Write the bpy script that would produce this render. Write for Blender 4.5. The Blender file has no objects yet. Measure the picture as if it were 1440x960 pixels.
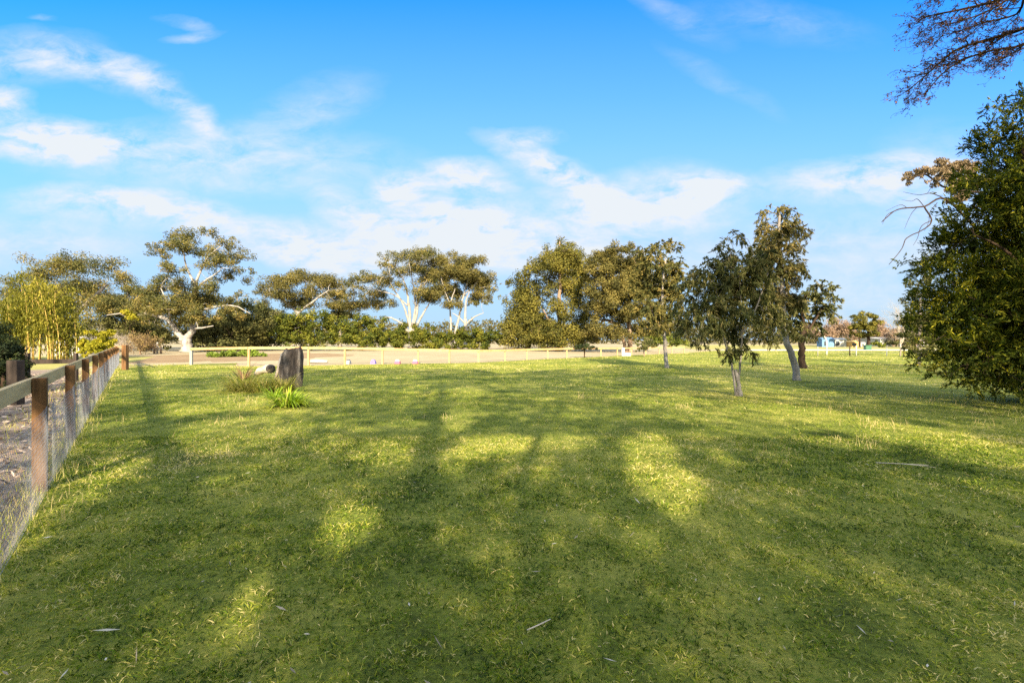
import bpy, math, random
import numpy as np
from mathutils import Vector, Matrix, noise as mnoise

sc = bpy.context.scene
COL = sc.collection
R = math.radians
F, CX, HY, CAMH = 680.0, 720.0, 478.0, 1.6
SUN_EL = R(27.0)
SUN_AZ = math.atan2(0.09, -1.0)            # sun stands behind the viewpoint
LX, LY = -0.0896, 0.996                     # ground direction shadows run in
TE = math.tan(SUN_EL)

def W(px, py, y):
    """a point of the place seen at (px,py) when it stands y metres away"""
    return np.array([(px - CX) / F * y, y, CAMH + (HY - py) / F * y])
def depth(py):
    return F * CAMH / (py - HY)
def G(px, py):
    y = depth(py)
    return np.array([(px - CX) / F * y, y, 0.0])

# ------------------------------------------------------------------ materials
def new_mat(name):
    m = bpy.data.materials.new(name)
    m.use_nodes = True
    nt = m.node_tree
    nt.nodes.clear()
    out = nt.nodes.new('ShaderNodeOutputMaterial')
    return m, nt, out
def ramp(nt, stops, interp='LINEAR'):
    r = nt.nodes.new('ShaderNodeValToRGB')
    el = r.color_ramp.elements
    r.color_ramp.interpolation = interp
    while len(el) < len(stops): el.new(0.5)
    for e, (p, c) in zip(el, stops):
        e.position = p
        e.color = (*c, 1)
    return r
def tex_noise(nt, scale, detail=4, rough=0.55, vec=None, dist=0.0):
    n = nt.nodes.new('ShaderNodeTexNoise')
    n.inputs['Scale'].default_value = scale
    n.inputs['Detail'].default_value = detail
    n.inputs['Roughness'].default_value = rough
    n.inputs['Distortion'].default_value = dist
    if vec is not None: nt.links.new(vec, n.inputs['Vector'])
    return n
def mapping(nt, src, scale=(1, 1, 1), loc=(0, 0, 0), rot=(0, 0, 0)):
    m = nt.nodes.new('ShaderNodeMapping')
    m.inputs['Scale'].default_value = scale
    m.inputs['Location'].default_value = loc
    m.inputs['Rotation'].default_value = rot
    nt.links.new(src, m.inputs['Vector'])
    return m.outputs[0]
def mix_rgb(nt, fac, a, b, mode='MIX'):
    m = nt.nodes.new('ShaderNodeMix')
    m.data_type = 'RGBA'; m.blend_type = mode
    for s, v in ((m.inputs[0], fac), (m.inputs[6], a), (m.inputs[7], b)):
        if hasattr(v, 'links'): nt.links.new(v, s)
        elif isinstance(v, (int, float)): s.default_value = v
        else: s.default_value = (*v, 1)
    return m.outputs[2]
def math_node(nt, op, a, b=None, clamp=False):
    m = nt.nodes.new('ShaderNodeMath'); m.operation = op; m.use_clamp = clamp
    for s, v in ((m.inputs[0], a), (m.inputs[1], b)):
        if v is None: continue
        if hasattr(v, 'links'): nt.links.new(v, s)
        else: s.default_value = v
    return m.outputs[0]

def mat_leaf(name, stops, transl=0.3, rough=0.6, spec=0.08):
    m, nt, out = new_mat(name)
    at = nt.nodes.new('ShaderNodeAttribute'); at.attribute_name = 'tint'
    rp = ramp(nt, stops)
    nt.links.new(at.outputs['Fac'], rp.inputs[0])
    p = nt.nodes.new('ShaderNodeBsdfPrincipled')
    p.inputs['Roughness'].default_value = rough
    p.inputs['Specular IOR Level'].default_value = spec
    nt.links.new(rp.outputs[0], p.inputs['Base Color'])
    t = nt.nodes.new('ShaderNodeBsdfTranslucent')
    hs = nt.nodes.new('ShaderNodeHueSaturation')
    hs.inputs['Saturation'].default_value = 1.15; hs.inputs['Value'].default_value = 1.3
    nt.links.new(rp.outputs[0], hs.inputs['Color'])
    nt.links.new(hs.outputs[0], t.inputs['Color'])
    mx = nt.nodes.new('ShaderNodeMixShader'); mx.inputs[0].default_value = transl
    nt.links.new(p.outputs[0], mx.inputs[1]); nt.links.new(t.outputs[0], mx.inputs[2])
    nt.links.new(mx.outputs[0], out.inputs[0])
    return m

def mat_noise(name, stops, scale=4.0, stretch=(1, 1, 1), rough=0.85, bump=0.0, detail=6, bscale=None, rot=(0, 0, 0)):
    m, nt, out = new_mat(name)
    tc = nt.nodes.new('ShaderNodeTexCoord')
    vec = mapping(nt, tc.outputs['Object'], stretch, rot=rot)
    n = tex_noise(nt, scale, detail, 0.6, vec)
    rp = ramp(nt, stops)
    nt.links.new(n.outputs['Fac'], rp.inputs[0])
    p = nt.nodes.new('ShaderNodeBsdfPrincipled')
    p.inputs['Roughness'].default_value = rough
    p.inputs['Specular IOR Level'].default_value = 0.2
    nt.links.new(rp.outputs[0], p.inputs['Base Color'])
    if bump:
        n2 = tex_noise(nt, bscale or scale * 2, 5, 0.6, vec)
        b = nt.nodes.new('ShaderNodeBump'); b.inputs['Strength'].default_value = bump
        b.inputs['Distance'].default_value = 0.02
        nt.links.new(n2.outputs['Fac'], b.inputs['Height'])
        nt.links.new(b.outputs[0], p.inputs['Normal'])
    nt.links.new(p.outputs[0], out.inputs[0])
    return m

M = {}
M['gum_leaf'] = mat_leaf('gum_leaf', [(0, (.038, .046, .018)), (.45, (.098, .100, .032)), (.8, (.185, .155, .046)), (1, (.27, .205, .065))])
M['gum_green'] = mat_leaf('gum_green', [(0, (.030, .038, .015)), (.5, (.070, .078, .027)), (1, (.15, .14, .045))])
M['gum_brown'] = mat_leaf('gum_brown', [(0, (.040, .042, .015)), (.45, (.103, .096, .030)), (1, (.215, .175, .050))])
M['conifer_leaf'] = mat_leaf('conifer_leaf', [(0, (.036, .042, .012)), (.5, (.105, .102, .023)), (1, (.225, .195, .040))])
M['hedge_leaf'] = mat_leaf('hedge_leaf', [(0, (.028, .042, .010)), (.5, (.080, .096, .015)), (1, (.19, .18, .025))])
M['hedge_far'] = mat_leaf('hedge_far', [(0, (.040, .055, .012)), (.5, (.10, .125, .020)), (1, (.21, .22, .045))])
M['bamboo_leaf'] = mat_leaf('bamboo_leaf', [(0, (.048, .058, .010)), (.5, (.120, .120, .017)), (1, (.27, .235, .035))])
M['yellow_leaf'] = mat_leaf('yellow_leaf', [(0, (.12, .13, .012)), (.5, (.25, .24, .022)), (1, (.42, .36, .04))])
M['acacia_leaf'] = mat_leaf('acacia_leaf', [(0, (.016, .028, .005)), (.5, (.040, .056, .006)), (.82, (.125, .135, .013)), (1, (.34, .31, .030))], .3)
M['dark_leaf'] = mat_leaf('dark_leaf', [(0, (.010, .016, .008)), (.6, (.026, .038, .014)), (1, (.06, .075, .025))], .15)
M['near_gum'] = mat_leaf('near_gum', [(0, (.028, .038, .015)), (.5, (.076, .086, .028)), (.85, (.175, .165, .058)), (1, (.26, .22, .10))], .3)
M['near_gum_brown'] = mat_leaf('near_gum_brown', [(0, (.034, .040, .015)), (.5, (.112, .108, .036)), (1, (.26, .20, .070))], .3)
M['olive_mass'] = mat_leaf('olive_mass', [(0, (.028, .034, .013)), (.5, (.075, .078, .026)), (1, (.15, .14, .045))], .2)
M['far_tree'] = mat_leaf('far_tree', [(0, (.040, .042, .018)), (1, (.125, .11, .045))], .2)
M['far_brown'] = mat_leaf('far_brown', [(0, (.15, .10, .068)), (1, (.34, .24, .165))], .2)
M['twig_brown'] = mat_leaf('twig_brown', [(0, (.10, .065, .03)), (.6, (.20, .14, .06)), (1, (.28, .22, .08))], .15)
M['bud_leaf'] = mat_leaf('bud_leaf', [(0, (.06, .026, .010)), (.6, (.17, .080, .030)), (1, (.32, .17, .06))], .2)
M['shade_leaf'] = mat_leaf('shade_leaf', [(0, (.02, .03, .012)), (1, (.09, .09, .03))], .08)
M['strap_leaf'] = mat_leaf('strap_leaf', [(0, (.05, .10, .012)), (.5, (.15, .25, .02)), (.88, (.34, .42, .04)), (1, (.50, .42, .14))], .35)
M['tussock'] = mat_leaf('tussock', [(0, (.035, .050, .010)), (.5, (.13, .145, .024)), (.85, (.36, .33, .07)), (1, (.50, .40, .16))], .25)
M['rust_leaf'] = mat_leaf('rust_leaf', [(0, (.20, .10, .05)), (1, (.42, .26, .14))], .25)
M['weed_leaf'] = mat_leaf('weed_leaf', [(0, (.09, .14, .02)), (1, (.22, .29, .05))], .3)
M['grass'] = mat_leaf('grass_blade', [(0, (.022, .048, .005)), (.26, (.115, .182, .012)), (.54, (.272, .292, .036)), (.78, (.44, .39, .12)), (1, (.60, .51, .26))], .35, .5, .15)
M['straw'] = mat_leaf('straw', [(0, (.28, .22, .09)), (1, (.55, .46, .24))], .3)
M['white_bark'] = mat_noise('white_bark', [(.30, (.10, .085, .07)), (.46, (.25, .23, .21)), (.75, (.33, .31, .285))], 2.6, (1, 1, .35), .8, .3)
M['grey_bark'] = mat_noise('grey_bark', [(.3, (.09, .075, .06)), (.5, (.19, .165, .145)), (.7, (.29, .26, .235))], 6, (1, 1, .2), .85, .5)
M['pale_blue_bark'] = mat_noise('pale_grey_bark', [(.3, (.12, .105, .095)), (.5, (.20, .185, .175)), (.72, (.29, .275, .265))], 4, (1, 1, .3), .85, .4)
M['brown_bark'] = mat_noise('brown_bark', [(.3, (.10, .07, .05)), (.6, (.24, .17, .12)), (.8, (.38, .29, .21))], 5, (1, 1, .2), .9, .5)
M['dark_bark'] = mat_noise('dark_bark', [(.3, (.016, .010, .006)), (.7, (.055, .036, .024))], 9, (1, 1, .3), .9, .4)
M['twig_grey'] = mat_noise('twig_grey', [(.3, (.20, .17, .14)), (.7, (.42, .37, .32))], 3, (1, 1, 1), .9)
M['cane'] = mat_noise('cane', [(.3, (.34, .22, .06)), (.7, (.56, .40, .12))], 3, (1, 1, 3), .5)
M['post_wood'] = mat_noise('post_wood', [(.25, (.045, .021, .009)), (.46, (.125, .065, .026)), (.6, (.18, .097, .042)), (.78, (.26, .155, .075))], 9, (1, 1, .07), .8, .7)
M['rail_wood'] = mat_noise('rail_wood', [(.25, (.30, .21, .10)), (.5, (.47, .34, .165)), (.75, (.58, .44, .22))], 6, (.12, .12, 1), .8, .25)
M['dark_wood'] = mat_noise('dark_wood', [(.3, (.018, .014, .012)), (.7, (.06, .045, .036))], 8, (1, 1, .15), .85, .3)
M['pale_wood'] = mat_noise('pale_wood', [(.25, (.29, .185, .085)), (.5, (.39, .255, .12)), (.75, (.46, .32, .165))], 5, (1, 1, .15), .75, .2)
M['grey_wood'] = mat_noise('grey_wood', [(.3, (.22, .21, .195)), (.7, (.33, .315, .295))], 8, (1, 1, .12), .8, .2)
M['stump'] = mat_noise('stump', [(.30, (.010, .008, .007)), (.46, (.042, .034, .030)), (.58, (.095, .079, .070)), (.72, (.22, .19, .165))], 5.5, (1, 1, .22), .9, .9, 8, 9)
M['log_pale'] = mat_noise('log_pale', [(.3, (.30, .24, .19)), (.7, (.58, .50, .42))], 6, (.3, 1, 1), .9, .4)
M['galv'] = mat_noise('galvanised_wire', [(.3, (.14, .155, .18)), (.7, (.25, .275, .31))], 20, (1, 1, 1), .45)
M['white_paint'] = mat_noise('white_paint', [(.3, (.32, .315, .30)), (.7, (.40, .395, .38))], 3, (1, 1, 1), .6)
M['pink'] = mat_noise('pink_plastic', [(.3, (.34, .06, .13)), (.7, (.42, .10, .18))], 8, (1, 1, 1), .5)
M['purple'] = mat_noise('purple_plastic', [(.3, (.12, .09, .36)), (.7, (.19, .15, .45))], 8, (1, 1, 1), .5)
M['blue'] = mat_noise('blue_tarp', [(.3, (.07, .15, .28)), (.7, (.13, .23, .38))], 3, (1, 1, 1), .6)
M['ochre'] = mat_noise('ochre_wall', [(.3, (.44, .27, .09)), (.7, (.58, .38, .15))], 2, (1, 1, 1), .8)
M['roof'] = mat_noise('roof_metal', [(.3, (.30, .28, .27)), (.7, (.46, .43, .41))], 2, (6, 1, 1), .6)
M['glass'] = mat_noise('window_glass', [(.3, (.03, .04, .05)), (.7, (.08, .09, .10))], 1, (1, 1, 1), .15)
M['green_box'] = mat_noise('green_metal', [(.3, (.03, .09, .05)), (.7, (.05, .13, .07))], 4, (1, 1, 1), .5)

def mat_ground(name, cols, s1, s2, s3, bump=.5, mixcol=None):
    """three scales of mottling"""
    m, nt, out = new_mat(name)
    tc = nt.nodes.new('ShaderNodeTexCoord')
    o = tc.outputs['Object']
    n1 = tex_noise(nt, s1, 4, .6, o); n2 = tex_noise(nt, s2, 5, .65, o); n3 = tex_noise(nt, s3, 6, .7, o)
    a = math_node(nt, 'MULTIPLY', n1.outputs['Fac'], .35)
    b = math_node(nt, 'MULTIPLY', n2.outputs['Fac'], .35)
    c = math_node(nt, 'MULTIPLY', n3.outputs['Fac'], .30)
    f = math_node(nt, 'ADD', math_node(nt, 'ADD', a, b), c)
    rp = ramp(nt, cols)
    nt.links.new(f, rp.inputs[0])
    p = nt.nodes.new('ShaderNodeBsdfPrincipled')
    p.inputs['Roughness'].default_value = .95
    p.inputs['Specular IOR Level'].default_value = .1
    nt.links.new(rp.outputs[0], p.inputs['Base Color'])
    bp = nt.nodes.new('ShaderNodeBump'); bp.inputs['Strength'].default_value = bump; bp.inputs['Distance'].default_value = .05
    nt.links.new(n3.outputs['Fac'], bp.inputs['Height'])
    nt.links.new(bp.outputs[0], p.inputs['Normal'])
    nt.links.new(p.outputs[0], out.inputs[0])
    return m
M['lawn'] = mat_ground('lawn', [(.38, (.028, .040, .008)), (.48, (.130, .160, .024)), (.57, (.265, .262, .054)), (.68, (.40, .36, .12))], .22, 1.3, 24.0, 1.0)
M['paddock'] = mat_ground('paddock', [(.32, (.20, .165, .100)), (.5, (.285, .24, .155)), (.66, (.36, .31, .21))], .06, .5, 6.0, .5)
M['earth'] = mat_ground('bare_earth', [(.32, (.13, .085, .048)), (.5, (.21, .15, .088)), (.66, (.29, .22, .14))], .15, .9, 8.0, .6)
M['yard'] = mat_ground('yard_dirt', [(.32, (.075, .055, .044)), (.5, (.18, .14, .115)), (.66, (.34, .28, .23))], .3, 1.8, 12.0, .9)
M['gravel'] = mat_ground('gravel', [(.32, (.46, .42, .35)), (.66, (.62, .58, .50))], .2, 2, 14.0, .4)
M['meadow'] = mat_ground('far_meadow', [(.32, (.15, .16, .045)), (.5, (.25, .235, .075)), (.66, (.34, .30, .12))], .05, .4, 5.0, .5)

# ------------------------------------------------------------------ mesh helpers
class MB:
    def __init__(self):
        self.v = []; self.f = []; self.n = 0
    def add(self, verts, faces):
        k = self.n
        self.v.extend([tuple(map(float, p)) for p in verts]); self.n += len(verts)
        self.f.extend([tuple(i + k for i in fc) for fc in faces])
    def tube(self, pts, rad, sides=6, cap=True):
        pts = [np.asarray(p, float) for p in pts]
        n = len(pts)
        if np.isscalar(rad): rad = [rad] * n
        t0 = pts[1] - pts[0]; t0 = t0 / (np.linalg.norm(t0) + 1e-9)
        ref = np.array([1., 0, 0]) if abs(t0[0]) < .8 else np.array([0, 1., 0])
        u = np.cross(t0, ref); u /= np.linalg.norm(u)
        vs = []
        for i in range(n):
            t = pts[min(i + 1, n - 1)] - pts[max(i - 1, 0)]
            t = t / (np.linalg.norm(t) + 1e-9)
            u = u - t * np.dot(u, t); u /= (np.linalg.norm(u) + 1e-9)
            w = np.cross(t, u)
            for k in range(sides):
                a = 2 * math.pi * k / sides
                vs.append(pts[i] + rad[i] * (math.cos(a) * u + math.sin(a) * w))
        fs = []
        for i in range(n - 1):
            for k in range(sides):
                a = i * sides + k; b = i * sides + (k + 1) % sides
                fs.append((a, b, b + sides, a + sides))
        if cap:
            fs.append(tuple(range(sides))[::-1])
            fs.append(tuple((n - 1) * sides + k for k in range(sides)))
        self.add(vs, fs)
    def box(self, c, half, ax=None, bev=0.0):
        """box with chamfered vertical edges; ax = 3 axes (rows)"""
        c = np.asarray(c, float)
        A = np.eye(3) if ax is None else np.asarray(ax, float)
        hx, hy, hz = half
        b = min(bev, hx * .4, hy * .4)
        if b > 0:
            ring = [(hx - b, -hy), (hx, -hy + b), (hx, hy - b), (hx - b, hy), (-hx + b, hy), (-hx, hy - b), (-hx, -hy + b), (-hx + b, -hy)]
        else:
            ring = [(hx, -hy), (hx, hy), (-hx, hy), (-hx, -hy)]
        m = len(ring)
        vs = []
        for z, s in ((-hz, 1), (hz - b * .6, 1), (hz, 1 - (b / max(hx, 1e-6)) * .6)) if b > 0 else ((-hz, 1), (hz, 1)):
            for (x, y) in ring:
                vs.append(c + A[0] * x * s + A[1] * y * s + A[2] * z)
        L = 3 if b > 0 else 2
        fs = [tuple(range(m))[::-1], tuple((L - 1) * m + k for k in range(m))]
        for l in range(L - 1):
            for k in range(m):
                fs.append((l * m + k, l * m + (k + 1) % m, (l + 1) * m + (k + 1) % m, (l + 1) * m + k))
        self.add(vs, fs)
    def build(self, name, mat, parent=None, smooth=False):
        me = bpy.data.meshes.new(name)
        me.from_pydata(self.v, [], self.f)
        if smooth: me.polygons.foreach_set('use_smooth', [True] * len(me.polygons))
        me.materials.append(mat)
        o = bpy.data.objects.new(name, me)
        COL.objects.link(o)
        if parent is not None:
            o.parent = parent
            o.matrix_parent_inverse = Matrix.Translation(-parent.location)
        return o

def np_mesh(name, V, faces, mat, parent=None, tint=None):
    """V (n,3); faces (m,k) uniform polygons; tint per face"""
    me = bpy.data.meshes.new(name)
    nv, (nf, k) = len(V), faces.shape
    me.vertices.add(nv); me.vertices.foreach_set('co', np.ascontiguousarray(V, dtype=np.float32).ravel())
    me.loops.add(nf * k); me.loops.foreach_set('vertex_index', np.ascontiguousarray(faces, dtype=np.int32).ravel())
    me.polygons.add(nf)
    me.polygons.foreach_set('loop_start', np.arange(0, nf * k, k, dtype=np.int32))
    me.polygons.foreach_set('loop_total', np.full(nf, k, dtype=np.int32))
    me.update(calc_edges=True)
    if tint is not None:
        a = me.attributes.new('tint', 'FLOAT', 'FACE')
        a.data.foreach_set('value', np.ascontiguousarray(tint, dtype=np.float32))
    me.materials.append(mat)
    o = bpy.data.objects.new(name, me)
    COL.objects.link(o)
    if parent is not None:
        o.parent = parent
        o.matrix_parent_inverse = Matrix.Translation(-parent.location)
    return o

def thing(name, label, cat, loc=(0, 0, 0), group=None):
    o = bpy.data.objects.new(name, None)
    o.empty_display_size = .2
    COL.objects.link(o)
    o.location = [float(c) for c in loc]
    o['label'] = label; o['category'] = cat
    if group: o['group'] = group
    return o
def tag(o, label, cat, group=None, kind=None):
    if label: o['label'] = label
    if cat: o['category'] = cat
    if group: o['group'] = group
    if kind: o['kind'] = kind
    return o

def unit(a): return a / (np.linalg.norm(a, axis=-1, keepdims=True) + 1e-9)

def leaf_quads(rng, P, l, w, style, out_dir=None, fold=.25):
    n = len(P)
    A = unit(rng.normal(size=(n, 3)))
    if style == 'droop': A = unit(A * .55 + np.array([0, 0, -1.0]))
    elif style == 'up': A = unit(A * .8 + np.array([0, 0, .5]) + (0 if out_dir is None else out_dir * .6))
    elif style == 'flat': A = unit(A * np.array([1, 1, .35]))
    elif style == 'spray': A = unit(A * .62 + out_dir)
    elif style == 'out' and out_dir is not None: A = unit(A * .7 + out_dir + np.array([0, 0, -.1]))
    if style == 'shell':
        N0 = unit(out_dir * 1.0 + rng.normal(size=(n, 3)) * .55 + np.array([0, 0, .25]))
        A = unit(np.cross(N0, A)); B = np.cross(N0, A)
    else:
        B = unit(np.cross(A, rng.normal(size=(n, 3))))
    N = np.cross(A, B)
    ll = (l * rng.uniform(.6, 1.3, n))[:, None]; ww = (w * rng.uniform(.7, 1.25, n))[:, None]
    v0 = P - A * ll * .5
    v2 = P + A * ll * .5 - N * ll * .08
    v1 = P + B * ww * .5 - A * ll * .05 + N * ww * fold
    v3 = P - B * ww * .5 - A * ll * .05 + N * ww * fold
    V = np.stack([v0, v1, v2, v3], 1).reshape(-1, 3)
    Fc = np.arange(4 * n).reshape(n, 4)
    return V, Fc

def catmull(pts, per=5):
    pts = [np.asarray(p, float) for p in pts]
    if len(pts) < 3:
        return [pts[0] + (pts[-1] - pts[0]) * t for t in np.linspace(0, 1, per + 1)]
    q = [2 * pts[0] - pts[1]] + pts + [2 * pts[-1] - pts[-2]]
    out = []
    for i in range(1, len(q) - 2):
        for t in np.linspace(0, 1, per, endpoint=False):
            a, b, c, d = q[i - 1:i + 3]
            out.append(.5 * (2 * b + (c - a) * t + (2 * a - 5 * b + 4 * c - d) * t ** 2 + (3 * b - a - 3 * c + d) * t ** 3))
    out.append(q[-2])
    return out

# ------------------------------------------------------------------ trees
def crown_subs(rng, C, n_sub, top=True, shell=2.4, sub_k=.42):
    """C rows: cx cy cz rx ry rz -> sub-clump centres and radii"""
    w = C[:, 3] * C[:, 5]
    cnt = np.maximum(2, np.round(n_sub * w / w.sum())).astype(int)
    S = []; rad = []; own = []
    for i, c in enumerate(C):
        m = cnt[i] * 3
        d = unit(rng.normal(size=(m, 3)))
        if top: d = d[d[:, 2] > -.45]
        d = d[:cnt[i]]
        r = rng.uniform(0, 1, len(d)) ** (1 / shell)
        S.append(c[:3] + d * r[:, None] * c[3:6] * (.82 + rng.normal(size=(len(d), 1)) * .14))
        rad.append(sub_k * (c[3] * c[4] * c[5]) ** (1 / 3) * rng.uniform(.55, 1.3, len(d)))
        own.append(np.full(len(d), i))
    return np.concatenate(S), np.concatenate(rad), np.concatenate(own)

def grow_branches(mb, rng, nodes, nrad, S, bf=.35, tip=.012, expo=2.3, sides=5, wig=.10, rmax_k=.65, max_r=None):
    """join every sub-clump centre to the wood already there (balanced minimum spanning tree)"""
    n0 = len(nodes); N = len(S)
    P = np.concatenate([nodes, S]); par = np.full(n0 + N, -1); path = np.zeros(n0 + N)
    done = np.zeros(N, bool); order = []
    d = np.linalg.norm(S[:, None] - nodes[None], axis=2)
    seg = np.linspace(0, 1, n0) * 0
    cost = d
    bi = cost.argmin(1); bc = cost.min(1); bd = d[np.arange(N), bi]
    for _ in range(N):
        c = np.where(done, 1e9, bc); j = int(c.argmin())
        done[j] = True; par[n0 + j] = bi[j]; path[n0 + j] = path[bi[j]] + bd[j]; order.append(n0 + j)
        dj = np.linalg.norm(S - S[j], axis=1); cj = dj + bf * path[n0 + j]
        up = (~done) & (cj < bc)
        bc[up] = cj[up]; bi[up] = n0 + j; bd[up] = dj[up]
    acc = np.zeros(n0 + N)
    for i in reversed(order):
        acc[i] = max(acc[i], tip ** expo)
        if par[i] >= n0: acc[par[i]] += acc[i]
    rr = acc ** (1 / expo)
    for i in order:
        p = par[i]
        r1 = rr[i]; r0 = rr[i] if p >= n0 else min(rr[i] * 1.25, nrad[p] * rmax_k)
        if p >= n0: r0 = min(rr[p], rr[i] * 1.25)
        if max_r: r0 = min(r0, max_r); r1 = min(r1, max_r)
        r1 = min(r1, r0)
        a, b = P[p], P[i]; L = np.linalg.norm(b - a)
        mids = [a]
        for t in (.33, .67):
            mids.append(a + (b - a) * t + rng.normal(size=3) * wig * L + np.array([0, 0, .10 * L * math.sin(math.pi * t)]))
        mids.append(b)
        mb.tube(mids, [r0, r0 * .9 + r1 * .1, r0 * .4 + r1 * .6, r1], sides, False)
    return rr

def make_tree(name, label, cat, y, trunks, clumps, leaf, n_leaf, mat, bark, seed, group=None, style='shell', n_sub=120,
              top=True, spread=.55, flat=.8, tip=.012, dk=.8, tint=(.5, .20, .18), base=None, bf=.35, shell=2.4, max_r=None, cs=(1.12, 1.22), sub_k=.32, leaf_k=1.0, spray=0, sdroop=0.):
    """trunks: list of (radius0, radius1, [(px,py,dy)...]); clumps: (px,py,rx,ry[,dy])"""
    rng = np.random.default_rng(seed)
    b0 = trunks[0][2][0]
    root = W(b0[0], HY, y); root[2] = 0
    t = thing(name, label, cat, root, group)
    wood = MB(); nodes = []; nrad = []
    for r0, r1, pl in trunks:
        pts = []
        for k, p in enumerate(pl):
            dy = p[2] if len(p) > 2 else 0
            q = W(p[0], p[1], y + dy)
            pts.append(q)
        if pts[0][2] < .8 or (r0, r1, pl) == trunks[0]:
            pts[0][2] = min(pts[0][2], -.08)
        cp = catmull(pts, 5)
        cp = [p + (rng.normal(size=3) * r0 * .12 if 0 < i < len(cp) - 1 else 0) for i, p in enumerate(cp)]
        rad = list(np.linspace(r0, r1, len(cp)))
        if cp[0][2] < .1: rad[0] *= 1.45; rad[1] *= 1.08
        wood.tube(cp, rad, 10)
        for i in range(max(2, len(cp) // 3), len(cp)): nodes.append(cp[i]); nrad.append(rad[i])
    xs = np.array([c[0] for c in clumps]); hw = max(20., (xs.max() - xs.min()) / 2); mx = (xs.max() + xs.min()) / 2
    C = []
    for c in clumps:
        off = min(.95, abs(c[0] - mx) / (hw * 1.3))
        dy = c[4] if len(c) > 4 else rng.uniform(-1, 1) * hw / F * y * dk * math.sqrt(1 - off ** 2)
        yy = y + dy
        ctr = W(c[0], c[1], yy); rx = c[2] / F * yy * cs[0]; rz = c[3] / F * yy * cs[1]
        C.append([*ctr, rx, max(rx, rz) * .95, rz])
    C = np.array(C)
    n_leaf = int(n_leaf * leaf_k)
    S, sr, own = crown_subs(rng, C, n_sub, top, shell, sub_k)
    S[:, 2] = np.maximum(S[:, 2], .12)
    grow_branches(wood, rng, np.array(nodes), np.array(nrad), S, bf, tip, max_r=max_r)
    wood.build('trunk', bark, t, True)
    # leaves
    p = sr ** 2; p /= p.sum()
    idx = rng.choice(len(S), n_leaf, p=p)
    off = rng.normal(size=(n_leaf, 3)); off *= np.minimum(1, 1.9 / (np.linalg.norm(off, axis=1, keepdims=True)))
    P = S[idx] + off * (sr[idx] * spread)[:, None] * np.array([1, 1, flat])
    D = None
    if spray:                                   # leaves strung along short twigs
        ds = unit(rng.normal(size=(len(S), spray, 3)) + unit(S - C[own][:, :3])[:, None] * .7 + np.array([0, 0, .15 - sdroop]))
        kk = rng.integers(0, spray, n_leaf); D = ds[idx, kk]
        tt = rng.uniform(0, 1, n_leaf) ** .75
        P = S[idx] + D * (tt * sr[idx] * 1.45)[:, None] + rng.normal(size=P.shape) * (sr[idx] * .085)[:, None]
        P[:, 2] -= sdroop * tt ** 2 * sr[idx] * .5
    keep = P[:, 2] > .05
    P = P[keep]; idx = idx[keep]
    if spray: D = D[keep]
    cc = C[own[idx]][:, :3]
    V, Fc = leaf_quads(rng, P, leaf[0], leaf[1], 'spray' if spray else style, unit(D + np.array([0, 0, -sdroop])) if spray else unit(unit(P - cc) * .6 + unit(P - S[idx])) if style == 'shell' else unit(P - cc))
    st = rng.normal(size=len(S)) * tint[1]
    tn = np.clip(tint[0] + st[idx] + rng.normal(size=len(P)) * tint[2], 0, 1)
    np_mesh('crown', V, Fc, mat, t, tn)
    return t

def make_bush(name, label, cat, y, clumps, leaf, n_leaf, mat, seed, group=None, style='shell', bark=None, **kw):
    x0 = sum(c[0] for c in clumps) / len(clumps)
    top = min(c[1] for c in clumps); gy = HY + F * CAMH / y
    return make_tree(name, label, cat, y, [(.07, .04, [(x0, gy), (x0 + 1, gy - (gy - top) * .25), (x0, gy - (gy - top) * .5)])], clumps, leaf, n_leaf, mat,
                     bark or M['dark_bark'], seed, group, style, top=False, **kw)

def bare_tree(name, label, cat, loc, height, seed, bark, group=None, spread=.6, levels=4, r0=.12, kids=4, trunk_h=.3, leafmat=None, nleaf=0, lsize=.05):
    rng = np.random.default_rng(seed)
    t = thing(name, label, cat, loc, group)
    mb = MB(); tips = []
    def rec(p, d, L, r, lev):
        n = 4; pts = [p]; dd = d.copy()
        for i in range(n):
            dd = unit(dd + rng.normal(size=3) * .16 + np.array([0, 0, .05]))
            pts.append(pts[-1] + dd * L / n)
        mb.tube(pts, list(np.linspace(r, r * .55, n + 1)), 6 if lev > 2 else 4, False)
        if lev == 0:
            tips.append(pts[-1]); tips.append(pts[-2]); return
        for k in range(kids):
            q = pts[rng.integers(max(1, n - 3), n + 1)]
            nd = unit(dd + rng.normal(size=3) * spread)
            rec(q, nd, L * rng.uniform(.55, .8), r * .5, lev - 1)
    p0 = np.array(loc, float); p0[2] = -.05
    top = p0 + np.array([0, 0, height * trunk_h])
    mb.tube([p0, (p0 + top) / 2 + rng.normal(size=3) * .05 * np.array([1, 1, 0]), top], [r0 * 1.2, r0, r0 * .9], 8)
    for k in range(kids + 1):
        rec(top - np.array([0, 0, rng.uniform(0, .3) * height * trunk_h]), unit(rng.normal(size=3) * spread + np.array([0, 0, .9])), height * .32, r0 * .6, levels - 1)
    mb.build('trunk', bark, t, True)
    if leafmat is not None and nleaf:
        T = np.array(tips)
        P = T[rng.integers(0, len(T), nleaf)] + rng.normal(size=(nleaf, 3)) * height * .035
        V, Fc = leaf_quads(rng, P, lsize, lsize * .5, 'random')
        np_mesh('crown', V, Fc, leafmat, t, np.clip(rng.normal(.5, .22, nleaf), 0, 1))
    return t

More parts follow.
